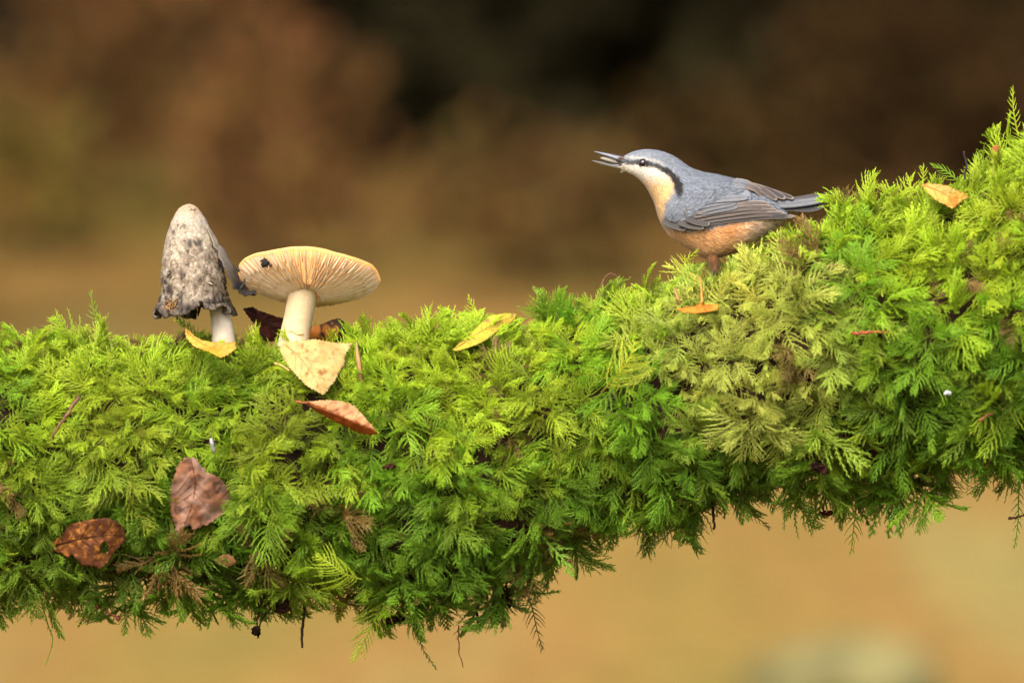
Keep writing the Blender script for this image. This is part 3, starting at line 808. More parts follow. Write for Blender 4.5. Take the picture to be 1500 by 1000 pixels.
# ------------------------------------------------------------------ twigs and scraps
def twig(name, pts, r, col, label, cat='twig', side=None, seed=0, knob=None):
    g = np.random.default_rng(seed)
    P = catmull([px(*p) for p in pts], 16)
    P[1:-1] += g.normal(0, 0.00025, P[1:-1].shape)
    rad = np.linspace(r, r * 0.6, 16) * g.uniform(0.85, 1.2, 16)
    mb = MB().tube(P, rad, 7, np.array(col) * g.uniform(0.7, 1.2, (16, 1)))
    o = mb.build(name, M_TWIG)
    tag(o, label, cat)
    for q in side or []:
        MB().tube(catmull([px(*p) for p in q], 8), np.linspace(r * 0.6, r * 0.3, 8), 5, col).build('side_shoot', M_TWIG, o)
    if knob:
        x, y, Y, rr = knob
        c = np.array(px(x, y, Y)); V = []; F = []
        for i in range(6):
            for k in range(8):
                a = PI * (i + 0.3) / 5.6; b = 2 * PI * k / 8
                V.append(c + rr * np.array((math.sin(a) * math.cos(b), math.sin(a) * math.sin(b), 1.3 * math.cos(a))) * g.uniform(0.8, 1.2))
        for i in range(5):
            for k in range(8): F.append((i * 8 + k, i * 8 + (k + 1) % 8, (i + 1) * 8 + (k + 1) % 8, (i + 1) * 8 + k))
        MB().add(V, F, col).build('bud', M_TWIG, o)
    return o
twig('twig', [(1412, 222, -0.018), (1416, 240, -0.019), (1414, 258, -0.02), (1418, 285, -0.022)], 0.00075, C(50, 34, 28), 'thin black twig standing up from the moss right of the yellow orange leaf', knob=(1416, 268, -0.021, 0.0024), seed=2)
twig('twig', [(116, 580, moss_y(110, 590) - 0.004), (97, 608, moss_y(97, 608) - 0.006), (88, 622, moss_y(88, 622) - 0.006), (77, 641, moss_y(77, 641) - 0.002)], 0.0011, C(130, 96, 62), 'short brown twig lying slanted on the moss at the far left', seed=3)
twig('twig', [(1248, 489, moss_y(1250, 488) - 0.003), (1280, 486, moss_y(1280, 487) - 0.006), (1312, 486, moss_y(1312, 486) - 0.003)], 0.0009, C(190, 96, 60), 'thin reddish twig lying level on the moss at right', seed=4)
twig('twig', [(1426, 636, moss_y(1426, 636) - 0.002), (1433, 619, moss_y(1433, 619) - 0.006), (1444, 609, moss_y(1444, 609) - 0.006), (1456, 605, moss_y(1456, 605) - 0.002)], 0.0009, C(190, 120, 70), 'bent tan twig in the moss near the right edge', seed=5)
twig('twig', [(1441, 700, moss_y(1441, 690) - 0.003), (1445, 685, moss_y(1445, 685) - 0.005), (1451, 668, moss_y(1451, 668) - 0.002)], 0.0008, C(196, 130, 80), 'small tan twig beneath the bent twig at the right edge', seed=6)
twig('twig', [(880, 421, -0.02), (886, 407, -0.02), (894, 400, -0.019), (903, 403, -0.018), (906, 410, -0.018)], 0.00042, C(150, 96, 78), 'fine looped brown stalk on the crest left of the bird', seed=7)
twig('twig', [(1043, 735, -0.02), (1045, 752, -0.02), (1046, 775, -0.02)], 0.0011, C(46, 34, 26), 'stubby black twig hanging from the underside below the dry patch', seed=8)
twig('twig', [(1290, 708, -0.03), (1276, 724, -0.028), (1262, 738, -0.026), (1258, 752, -0.026)], 0.0008, C(52, 36, 26), 'black branched twig under the moss at right', side=[[(1276, 724, -0.028), (1288, 738, -0.028), (1300, 748, -0.03)]], seed=9)
twig('twig', [(446, 880, -0.01), (445, 905, -0.01), (442, 930, -0.01), (443, 948, -0.01)], 0.0010, C(58, 38, 26), 'dark twig hanging straight down beneath the log at left', seed=10)
twig('root_fibre', [(672, 915, -0.01), (672, 940, -0.01), (674, 960, -0.01), (679, 977, -0.01)], 0.00045, C(170, 84, 50), 'single red brown fibre hanging below the middle of the log', 'fibre', seed=11)
twig('twig', [(138, 885, -0.02), (152, 893, -0.02), (170, 903, -0.02)], 0.0007, C(160, 86, 60), 'thin red twig slanting under the log at the lower left', seed=12, knob=(173, 905, -0.02, 0.0014))
twig('twig', [(404, 880, -0.02), (395, 892, -0.018), (385, 905, -0.016), (378, 922, -0.015)], 0.0007, C(52, 34, 24), 'thin dark stalk carrying the lowest black leaf fragment', seed=14)
twig('twig', [(1478, 759, -0.02), (1490, 757, -0.02), (1506, 752, -0.02)], 0.0008, C(120, 66, 44), 'short brown twig poking out below the right edge', seed=13)

def pellet(name, pts, r, col, label, cat):
    P = catmull([px(*p) for p in pts], 14); s = np.linspace(0, 1, 14)
    rad = r * np.sin(PI * (0.08 + 0.84 * s)) ** 0.5 * (1 + 0.12 * np.sin(s * 18))
    o = MB().tube(P, rad, 10, np.array(col) * (0.85 + 0.2 * np.sin(s * 9)[:, None])).build(name, M_SEED)
    tag(o, label, cat)
pellet('bird_dropping', [(309, 642, moss_y(310, 650) - 0.008), (311, 651, moss_y(310, 650) - 0.010), (314, 663, moss_y(310, 660) - 0.008)], 0.0013, C(180, 178, 172), 'small whitish dropping on the moss above the reddish brown leaf', 'dropping')
pellet('bird_dropping', [(1384, 577, moss_y(1388, 577) - 0.007), (1388, 575, moss_y(1388, 576) - 0.008), (1393, 577, moss_y(1392, 576) - 0.007)], 0.0014, C(235, 240, 245), 'tiny bright white fleck on the moss at right', 'dropping')

def crumple(name, x, y, Y, w, h, col, label, seed, n=5, cat='leaf'):
    """dead leaf remnant: several torn, curled lobes joined at a stalk"""
    g = np.random.default_rng(seed)
    root = empty(name, px(x, y, Y)); loc = np.array(root.location)
    if y > 700:
        q = catmull([px(x - 6, y - 46, Y - 0.004), px(x + 2, y - 26, Y - 0.002), px(x - 2, y - 10, Y), px(x, y + 4, Y)], 9) - loc
        MB().tube(q, np.linspace(0.0007, 0.0005, 9), 5, col).build('stalk', M_TWIG, root)
    for k in range(n):
        a = g.uniform(0, 2 * PI); L = g.uniform(0.5, 1.0)
        m = 9; V = []; F = []
        ex, ey = math.cos(a) * w * L, abs(math.sin(a)) * h * L if g.random() < 0.8 else math.sin(a) * h * L
        side = np.array((-ey, ex)) / (math.hypot(ex, ey) + 1e-9)
        cu = g.uniform(-0.004, 0.004); wd = g.uniform(0.18, 0.38) * min(w, h) * 1.3
        for i in range(m):
            s = i / (m - 1); ww = wd * math.sin(PI * (0.12 + 0.8 * s)) * g.uniform(0.7, 1.2)
            for u in (-1, -0.4, 0.3, 1):
                q = (x + ex * s + side[0] * u * ww + g.normal(0, 0.8), y + ey * s + side[1] * u * ww + g.normal(0, 0.8))
                V.append(np.array(px(q[0], q[1], Y + cu * s + 0.003 * u * u * math.sin(s * 7 + k) + g.normal(0, 0.0006))) - loc)
        for i in range(m - 1):
            for j in range(3): F.append((i * 4 + j, i * 4 + j + 1, (i + 1) * 4 + j + 1, (i + 1) * 4 + j))
        o = MB().add(V, F, np.array(col) * g.uniform(0.7, 1.25)).build('lobe', M_LEAF, root)
        so = o.modifiers.new('thickness', 'SOLIDIFY'); so.thickness = 0.0003; so.offset = 0
    tag(root, label, cat)
crumple('dead_leaf', 400, 878, -0.02, 40, 22, C(64, 36, 22), 'black brown crumpled leaf remains hanging under the log at left', 51, 7)
crumple('dead_leaf', 378, 918, -0.015, 14, 20, C(52, 32, 22), 'small black leaf fragment dangling lowest under the log at left', 52, 3)
crumple('dead_leaf', 575, 905, -0.02, 22, 16, C(60, 32, 22), 'dark crumpled leaf remains under the middle of the log', 53, 5)
crumple('dead_leaf', 740, 878, -0.01, 24, 20, C(70, 44, 28), 'dark brown leaf remains where the underside steps up', 54, 5)
crumple('dead_leaf', 1200, 680, -0.075, 22, 18, C(74, 38, 26), 'dark reddish leaf remains in the gap low on the right', 55, 5)
crumple('dried_flower', 1208, 752, -0.02, 14, 9, C(130, 58, 36), 'little red brown dried flower head hanging under the log at right', 56, 6, 'flower')
crumple('dead_leaf', 700, 905, -0.012, 4, 16, C(90, 50, 28), 'narrow brown leaf tip hanging under the log centre', 57, 2)
crumple('dead_leaf', 572, 680, moss_y(572, 680) - 0.004, 18, 8, C(84, 52, 34), 'dark brown leaf scrap buried in moss below the salmon leaf', 58, 3)

# ------------------------------------------------------------------ loose moss sprigs
def sprig(pts, w, nb, col, label, seed, leaf=0.0016, droop=0.3, name='moss_sprig', nrm=(0.15, -1, 0.25), dens=0.9):
    P = catmull([px(*p) for p in pts], 12); loc = P[0].copy()
    mb = MB()
    frond(mb, P - loc, np.array(nrm, float), w * S, nb, np.random.default_rng(seed), leaf=leaf, w0=0.0006, col=col, droop=droop, dens=dens, tipbias=0.1)
    o = mb.build(name, M_SPRIG, smooth=False); o.location = loc
    tag(o, label, 'moss', 'single moss sprigs standing out from the log')
LM = np.array((0.330, 0.430, 0.014)); GR = np.array((0.16, 0.29, 0.012)); OG = np.array((0.13, 0.15, 0.02))
sprig([(160, 500, -0.01), (150, 478, -0.01), (138, 458, -0.01), (133, 426, -0.01)], 16, 16, GR, 'thin upright moss sprig against the background left of the ink cap', 61)
sprig([(1492, 200, -0.02), (1486, 170, -0.02), (1484, 150, -0.02), (1484, 126, -0.02)], 14, 16, LM, 'tallest moss sprig at the right edge', 62)
sprig([(700, 478, 0.0), (697, 462, 0.0), (692, 448, 0.0), (686, 434, 0.0)], 14, 12, LM, 'small upright moss sprig above the yellow speckled leaf', 63)
sprig([(1420, 275, -0.015), (1400, 262, -0.015), (1385, 250, -0.015), (1364, 241, -0.015)], 15, 16, GR, 'arched moss sprig behind the yellow orange leaf', 64)
sprig([(1352, 272, -0.015), (1352, 262, -0.015), (1353, 252, -0.015), (1350, 244, -0.015)], 13, 9, LM, 'short moss sprig left of the arched one on the rising moss', 65)
sprig([(1022, 410, -0.012), (1012, 396, -0.012), (1003, 384, -0.012), (1022, 366, -0.012)], 17, 15, LM, 'curving moss sprig just in front of the bird breast', 66)
sprig([(60, 880, -0.01), (70, 915, -0.01), (77, 938, -0.01), (66, 975, -0.01)], 4, 16, GR, 'long thin wavy moss strand hanging at the lower left', 67, leaf=0.0011, dens=0.6)
sprig([(566, 850, -0.03), (556, 890, -0.032), (540, 925, -0.03), (519, 968, -0.026)], 36, 34, np.array((0.26, 0.38, 0.014)), 'broad bright moss frond hanging lowest beneath the log', 68, leaf=0.0022)
sprig([(607, 900, -0.01), (612, 928, -0.01), (622, 955, -0.01), (640, 980, -0.01)], 9, 22, np.array((0.05, 0.10, 0.012)), 'dark narrow moss shoot hanging in a hook below the log', 69, leaf=0.0014)
sprig([(770, 868, 0.035), (780, 892, 0.035), (786, 920, 0.035), (795, 952, 0.035)], 20, 22, np.array((0.055, 0.10, 0.015)), 'blurred hanging moss frond behind the log step', 70, leaf=0.0018)
sprig([(1258, 715, -0.02), (1254, 745, -0.02), (1250, 775, -0.02), (1246, 812, -0.02)], 24, 20, GR, 'fine hanging moss frond right of the dried flower head', 71, leaf=0.0016, dens=0.8)
sprig([(1495, 690, -0.02), (1492, 725, -0.02), (1491, 765, -0.02), (1486, 803, -0.02)], 15, 20, GR, 'hanging moss frond at the right edge', 72, leaf=0.0016)
sprig([(1075, 735, -0.02), (1095, 750, -0.02), (1115, 762, -0.02), (1128, 775, -0.02)], 16, 18, np.array((0.05, 0.085, 0.012)), 'dark drooping moss shoot right of the black stub twig', 73, leaf=0.0015)
sprig([(975, 745, -0.03), (985, 765, -0.03), (975, 785, -0.03), (950, 800, -0.03)], 22, 20, np.array((0.10, 0.13, 0.015)), 'curled olive moss shoot under the log centre right', 74, leaf=0.0017)
sprig([(325, 875, -0.02), (340, 890, -0.02), (352, 905, -0.02), (365, 920, -0.02)], 14, 14, GR, 'small hanging moss shoot left of the black leaf remains', 75, leaf=0.0015)
sprig([(880, 575, moss_y(880, 575) - 0.012), (905, 548, moss_y(905, 548) - 0.018), (922, 525, moss_y(922, 525) - 0.016), (930, 500, moss_y(930, 505) - 0.008)], 44, 34, np.array((0.40, 0.46, 0.03)), 'broad pale lime moss frond on the log face left of the dry patch', 76, leaf=0.0024, droop=0.45)
sprig([(462, 812, moss_y(462, 812) - 0.004), (485, 826, moss_y(485, 826) - 0.012), (505, 840, moss_y(505, 840) - 0.014), (530, 848, moss_y(530, 848) - 0.008)][::-1], 40, 30, np.array((0.30, 0.40, 0.02)), 'broad yellow green moss frond low on the left half of the log', 77, leaf=0.0023, droop=0.4)

# fine rootlets below the log: nobody could count them
def rootlets():
    g = np.random.default_rng(5); mb = MB()
    for i in range(420):
        u = g.uniform(-60, 1560); th = g.uniform(2.3, 4.0)
        p = core_pt(np.array([u]), np.array([th]))[0]; L = g.uniform(0.008, 0.026)
        d = np.array((g.normal(0, 0.7), g.normal(0, 0.4), -1.0)); d /= np.linalg.norm(d)
        q = [p]
        for k in range(6):
            d = d + g.normal(0, 0.35, 3) + np.array((0, 0, -0.1)); d /= np.linalg.norm(d); q.append(q[-1] + d * L / 6)
        mb.tube(q, np.linspace(0.0005, 0.00015, 7), 4, C(62, 40, 26) * g.uniform(0.6, 1.5), cap=False)
    o = mb.build('rootlets', M_TWIG)
    tag(o, 'dark wiry rootlets and fibres fringing the underside of the log', 'rootlets', None, 'stuff')
rootlets()

# ------------------------------------------------------------------ ink cap mushroom
def ink_cap():
    Y0 = -0.022
    root = empty('ink_cap_mushroom', px(328, 505, Y0)); loc = np.array(root.location)
    st = catmull([(328, 508), (327, 490), (324, 468), (318, 440), (306, 400)], 14)
    mb = MB()
    P = np.array([px(a, b, Y0) for a, b in st]) - loc
    cs = C(238, 226, 204) * np.ones((14, 3)); cs[:3] *= np.array((0.95, 0.93, 0.86))
    mb.tube(P, np.interp(np.linspace(0, 1, 14), [0, 0.3, 1], [0.0074, 0.0064, 0.0052]), 20, cs)
    mb.build('stem', M_MUSH, root)
    g = np.random.default_rng(77)
    hy = [302, 304, 308, 314, 326, 340, 355, 370, 384, 405, 425, 440, 450, 458, 466]
    cx = [280, 280, 279, 279, 279.5, 280.5, 282, 284, 285, 286, 287, 287.5, 287.5, 287.5, 287.5]
    rr = [0.5, 7, 12.5, 17, 23.5, 29, 34.5, 39, 42.5, 44.5, 45, 46.5, 49, 52, 53.5]
    nr, ns = 74, 128
    yy = np.concatenate([np.linspace(302, 314, 14, endpoint=False), np.linspace(314, 466, nr - 14)])
    V = np.zeros((nr, ns, 3)); Cc = np.zeros((nr, ns, 3))
    ang = np.linspace(0, 2 * PI, ns, endpoint=False)
    hem = 459 + 11 * (vnoise(np.stack([np.cos(ang) * 3, np.sin(ang) * 3, 0 * ang], 1), 2.0, 4) - 0.5) * 2
    for i, y in enumerate(yy):
        r = np.interp(y, hy, rr); c = np.interp(y, hy, cx)
        t = max(0, (y - 420) / 46)
        q = np.stack([np.cos(ang) * r, np.sin(ang) * r, np.full(ns, y)], 1)
        n1 = vnoise(q, 0.09, 3) - 0.5; n2 = vnoise(q, 0.22, 6) - 0.5; n3 = vnoise(q * np.array((1, 1, 0.45)), 0.5, 9) - 0.5
        r2 = r + 3.0 * n1 * min(1, r / 30) + 2.6 * n2 * min(1, r / 40) + 2.6 * n3 * min(1, r / 40) * (1 if y > 320 else 0.3)
        r2 = r2 + t * (4 * np.sin(ang * 17 + 2 * n1) + 3 * np.sin(ang * 31))        # pleated hem
        y2 = np.where(y > 440, 440 + (y - 440) * (hem - 440) / 26, y)
        V[i, :, 0] = (c + np.cos(ang) * r2 - 750) * S; V[i, :, 1] = Y0 + np.sin(ang) * r2 * S; V[i, :, 2] = (500 - y2) * S
        base = C(204, 190, 166)[None] * np.ones((ns, 1)); grey = C(128, 108, 86); blk = C(46, 36, 28); top = C(206, 172, 138)
        w = np.clip((y - 318) / 60, 0, 1) * np.clip(0.68 + 1.5 * n1 + 1.2 * n2, 0, 1); col = base * (1 - 0.9 * w[:, None]) + grey * 0.9 * w[:, None]; col = col * (1 + 0.7 * n3[:, None] * min(1, max(0, (y - 318) / 30)))
        wt = np.clip((322 - y) / 12, 0, 1); col = col * (1 - wt) + top * wt
        blot = np.clip((n2 * 0.9 + n1 * 1.3 + 0.5 * n3 - 0.40 + 0.34 * np.clip((y - 390) / 70, 0, 1)) * 5, 0, 1)
        col = col * (1 - 0.9 * blot[:, None]) + blk * 0.9 * blot[:, None]
        n4 = vnoise(q * np.array((1, 1, 0.10)), 0.6, 19) - 0.5; st_ = np.clip((y - 385) / 60, 0, 1) * np.clip(0.25 + 2.2 * n4 + 0.8 * n1, 0, 0.9); col = col * (1 - 0.75 * st_[:, None]) + blk * 1.5 * 0.75 * st_[:, None]
        hemw = np.clip((y - 436) / 16 + 0.8 * n3, 0, 1)[:, None]; col = col * (1 - 0.7 * hemw) + blk * 1.3 * 0.7 * hemw
        Cc[i] = col
    F = []
    gap = np.array([(-0.34 < ((a + PI) % (2 * PI) - PI) < -0.02) for a in ang])    # torn slit on the right
    slits = set(int(s) for s in g.integers(0, ns, 16))
    for i in range(nr - 1):
        for k in range(ns):
            if gap[k] and yy[i] > 340 + (ang[k] > PI) * 6 and yy[i] > 345: continue
            if k in slits and yy[i] > 444 + (k % 5) * 3: continue
            F.append((i * ns + k, i * ns + (k + 1) % ns, (i + 1) * ns + (k + 1) % ns, (i + 1) * ns + k))
    cap = MB().add(V.reshape(-1, 3) - loc, F, Cc.reshape(-1, 3)).build('cap', M_INK, root)
    s = cap.modifiers.new('thickness', 'SOLIDIFY'); s.thickness = 0.0009; s.offset = -1
    # shaggy scales
    mb = MB()
    for q in range(1500):
        i = int(g.integers(14, nr - 10)); k = int(g.integers(0, ns))
        if gap[k]: continue
        p = V[i, k]; a = ang[k]
        o = np.array((math.cos(a), math.sin(a), 0.1)); tng = np.array((-math.sin(a), math.cos(a), 0)); dn = np.array((0, 0, -1.0))
        L = g.uniform(3, 10) * S; w = g.uniform(0.9, 3.2) * S; up = g.uniform(0.2, 1.0)
        col = Cc[i, k] * g.uniform(0.75, 1.5)
        tw = g.normal(0, 0.4)
        dn2 = dn * math.cos(tw) + tng * math.sin(tw)
        mb.add([p - tng * w, p + tng * w, p + dn2 * L * 0.6 + tng * w * 0.8 + o * L * up * 0.4, p + dn2 * L + o * L * up, p + dn2 * L * 0.6 - tng * w * 0.8 + o * L * up * 0.4] - loc, [(0, 1, 2, 4), (4, 2, 3)], col)
    sc = mb.build('scales', M_INK, root); sc['kind'] = 'stuff'
    # torn strip peeling off at the right, its tip curled out
    path = catmull([(301, 330, 2), (313, 352, 0), (325, 374, -2), (336, 395, -4), (346, 414, -5), (354, 425, -6), (364, 430, -6), (375, 427, -6)], 22)
    wd = np.interp(np.linspace(0, 1, 22), [0, 0.3, 0.6, 0.85, 1], [3, 10, 13, 8, 3])
    V2 = []; F2 = []; C2 = []
    for i in range(22):
        t = path[min(i + 1, 21)] - path[max(i - 1, 0)]; n = np.array((t[1], -t[0])) / (np.hypot(t[0], t[1]) + 1e-9)
        rag = g.uniform(0.4, 1.35, 2)
        for j, u in enumerate(np.linspace(-1, 1, 6)):
            u = u * (rag[0] if u < 0 else rag[1])
            x = path[i, 0] + n[0] * u * wd[i] * 0.55; y = path[i, 1] + n[1] * u * wd[i] * 0.55
            V2.append(np.array(px(x, y, Y0 - 0.008 + u * wd[i] * S * 0.9 + path[i, 2] * S)) - loc)
            s_ = i / 21
            C2.append(C(186, 170, 146) * g.uniform(0.6, 1.2) * max(0, 1 - 1.7 * s_) + C(16, 12, 10) * (0.2 + 0.6 * s_) * g.uniform(0.3, 1.6))
    F2 = [(i * 6 + j, i * 6 + j + 1, (i + 1) * 6 + j + 1, (i + 1) * 6 + j) for i in range(21) for j in range(5)]
    fl = MB().add(V2, F2, np.array(C2)).build('torn_flap', M_INK, root); fl.modifiers.new('thickness', 'SOLIDIFY').thickness = 0.0007
    fl['label'] = 'torn black strip curling off the cap'
    for k, pp in enumerate(([(352, 423), (357, 416), (359, 408)], [(350, 398), (347, 392), (343, 389)], [(366, 428), (372, 432), (376, 430)])):
        q = np.array([px(a, b, Y0 - 0.010) for a, b in catmull(pp, 7)]) - loc
        MB().tube(q, np.linspace(0.0011, 0.0004, 7), 6, C(26, 21, 20)).build('curled_shred', M_INK, root)
    # dry tuft stuck to the hem at the left
    mb = MB()
    for k in range(60):
        a = g.uniform(0, 2 * PI); p0 = np.array(px(250 + g.normal(0, 4), 448 + g.normal(0, 4), Y0 - 0.018)) - loc
        d = np.array((math.cos(a), g.normal(-0.4, 0.4), math.sin(a))); L = g.uniform(3, 9) * S
        mb.tube([p0, p0 + d * L * 0.5 + g.normal(0, 0.0006, 3), p0 + d * L], [0.0005, 0.0004, 0.00015], 4, C(196, 150, 96) * g.uniform(0.4, 1.2))
    tf = mb.build('dry_tuft', M_TWIG, root); tf['label'] = 'straw coloured tuft on the cap hem'
    tag(root, 'grey ink cap mushroom with shaggy bell cap and ragged black hem', 'mushroom')
ink_cap()

# ------------------------------------------------------------------ gilled mushroom
def gilled():
    Y0 = -0.012
    C = lambda *a: lin(*a) * 0.88
    root = empty('gilled_mushroom', px(432, 505, Y0)); loc = np.array(root.location)
    path = catmull([(430, 510), (432, 492), (436, 470), (440, 450), (444, 428), (449, 412)], 20)
    s = np.linspace(0, 1, 20)
    rad = np.interp(s, [0, 0.15, 0.4, 0.8, 1], [25, 22.5, 21, 21, 20]) * S
    P = np.array([px(a, b, Y0) for a, b in path]) - loc
    g = np.random.default_rng(8)
    cs = 0.46 * C(252, 226, 178) * np.ones((20, 1)) * g.uniform(0.95, 1.03, (20, 1))
    stem = MB().tube(P, rad, 32, cs).build('stem', M_MUSH, root)
    # faint orange crack near the foot, following the stem's round
    q = []
    for a in np.linspace(-0.45, 0.55, 14):
        y = 485 + 5 * (a + 0.45) + 1.2 * math.sin(a * 9); cxx = np.interp(y, path[::-1, 1], path[::-1, 0]); r = np.interp(y, path[::-1, 1], rad[::-1]) / S
        q.append(np.array((*px(cxx + r * math.sin(a), y, Y0),)) + np.array((0, -r * S * math.cos(a) - 0.0001, 0)) - loc)
    MB().tube(q, np.linspace(0.0004, 0.0007, 14), 5, C(236, 160, 90)).build('crack', M_MUSH, stem)
    # cap: local axis w points out of the top; underside seen because the cap leans back
    tilt = R(24); roll = R(3.5)
    Rm = 103 * S
    ctr = np.array(px(452, 404, Y0 + 0.004))
    w = np.array((0.06, math.sin(tilt), math.cos(tilt))); w /= np.linalg.norm(w)
    e1 = np.array((math.cos(roll), 0, -math.sin(roll))); e1 -= w * e1.dot(w); e1 /= np.linalg.norm(e1); e2 = np.cross(w, e1)   # e2 points away from the camera
    apex_r = 21 * S
    def rim(a):
        return Rm * (1 + 0.010 * np.sin(a * 2 + 0.8) + 0.008 * np.sin(a * 3 + 2) + 0.005 * np.sin(a * 7) + 0.004 * np.sin(a * 13 + 1) + 0.003 * np.sin(a * 23))
    def under(rn, a):       # height along w of the gill plane at normalised radius
        d = 33 * S
        return -d * (1 - rn ** 1.7) - 0.0006 * np.sin(a * 5) * rn + 0.0045 * np.sin(a + 0.3) * rn * rn * 0.5
    def at(rn, a, h):
        return ctr + (np.outer(np.cos(a), e1) + np.outer(np.sin(a), e2)) * (rim(a) * rn)[:, None] + np.outer(h, w)
    ns = 160; ang = np.linspace(0, 2 * PI, ns, endpoint=False)
    rings = []; cols = []
    # from under the gills outwards, over the rolled rim and across the top
    prof_u = [0.16, 0.4, 0.7, 0.9, 0.97]
    for rn in prof_u:
        rings.append(at(np.full(ns, rn), ang, under(rn, ang) + 0.0032 * (1 - rn * 0.75))); cols.append(C(255, 224, 190))
    rings.append(at(np.full(ns, 0.995), ang, under(1.0, ang) + 0.0)); cols.append(C(255, 232, 180))
    for rn, hh, cc_ in ((1.003, 0.0006, (255, 226, 160)), (0.992, 0.0014, (252, 210, 130)), (0.95, 0.0025, (252, 216, 146)), (0.8, 0.0046, (250, 216, 160)), (0.6, 0.0056, (250, 216, 164)), (0.35, 0.0048, (248, 212, 160)), (0.15, 0.0036, (246, 208, 156)), (0.01, 0.0032, (244, 204, 150))):
        rings.append(at(np.full(ns, rn), ang, under(1.0, ang) * min(1, rn + 0.2) + hh)); cols.append(C(*cc_))
    V = np.concatenate(rings) - loc
    CC = np.concatenate([np.tile(c, (ns, 1)) for c in cols])
    n = len(rings)
    F = [(i * ns + k, i * ns + (k + 1) % ns, (i + 1) * ns + (k + 1) % ns, (i + 1) * ns + k) for i in range(n - 1) for k in range(ns)]
    cap = MB().add(V, F, CC).build('cap', M_CAP, root)
    # gills: long and short lamellae, each a real sheet
    mb = MB(); ng = 168
    for i in range(ng):
        a0 = 2 * PI * i / ng + g.normal(0, 0.008)
        start = [0.17, 0.62, 0.38, 0.74][i % 4] + g.uniform(-0.03, 0.03)
        rn = np.linspace(max(0.17, start), 0.985, 13)
        a = a0 + 0.02 * np.sin(rn * 6 + i) + np.zeros(13)
        dep = (0.0036 * np.sin(PI * np.clip((rn - start) / (1.0 - start), 0, 1) * 0.5 + PI * 0.5) ** 0.6 + 0.0004) * np.clip((rn - start) / 0.08 + (0.5 if i % 4 == 0 else 0.0), 0, 1)
        th = 0.00017
        top = np.array([under(r_, np.array([q])) [0] for r_, q in zip(rn, a)]) + 0.0034 * (1 - rn * 0.75)
        for sd in (-1, 1):
            pass
        A = np.array([at(np.array([r_]), np.array([q]), np.array([t]))[0] for r_, q, t in zip(rn, a, top)])
        Bq = np.array([at(np.array([r_]), np.array([q]), np.array([t - d_]))[0] for r_, q, t, d_ in zip(rn, a, top, dep)])
        tn = -math.sin(a0) * e1 + math.cos(a0) * e2
        Vg = np.concatenate([A - tn * th * 1.6, Bq - tn * th * 0.6, Bq + tn * th * 0.6, A + tn * th * 1.6]) - loc
        Fg = [(k + o, k + 1 + o, k + 1 + o + 13, k + o + 13) for o in (0, 13, 26) for k in range(12)]
        cb = C(255, 244, 220); ci_ = C(255, 232, 202)
        Cg = np.concatenate([np.tile(ci_, (13, 1)), np.tile(cb, (26, 1)), np.tile(ci_, (13, 1))]) * g.uniform(0.95, 1.04)
        mb.add(Vg, Fg, Cg)
    gl = mb.build('gills', M_GILL, cap); gl['kind'] = 'stuff'
    # slug-bitten black hole near the left rim
    def bite(x, y, r, col, sd):
        gg = np.random.default_rng(sd); m = 18
        a = 2 * PI * np.arange(m) / m; rad = r * gg.uniform(0.6, 1.25, m)
        z = ctr[1] - 0.036
        ring = [np.array(px(x + q * math.cos(b), y + q * math.sin(b), z)) for q, b in zip(rad, a)]
        inner = [np.array(px(x + 0.5 * q * math.cos(b), y + 0.5 * q * math.sin(b), z - 0.0008)) for q, b in zip(rad, a)]
        back = [p + np.array((0, 0.003, 0)) for p in ring]
        VV = np.array(ring + inner + back + [np.array(px(x, y, z - 0.0009))]) - loc
        FF = [(k, (k + 1) % m, m + (k + 1) % m, m + k) for k in range(m)] + [(2 * m + k, 2 * m + (k + 1) % m, (k + 1) % m, k) for k in range(m)] + [(m + k, m + (k + 1) % m, 3 * m) for k in range(m)]
        o = MB().add(VV, FF, col).build('black_spot', M_TWIG, cap)
    bite(388, 385, 7.5, lin(16, 10, 8) * 0.5, 1); bite(396, 389, 2.6, C(60, 40, 24), 2); bite(394, 394, 1.6, C(150, 110, 60), 3)
    tag(root, 'pale cream mushroom with a wide cap tilted back, showing its gills', 'mushroom')
gilled()

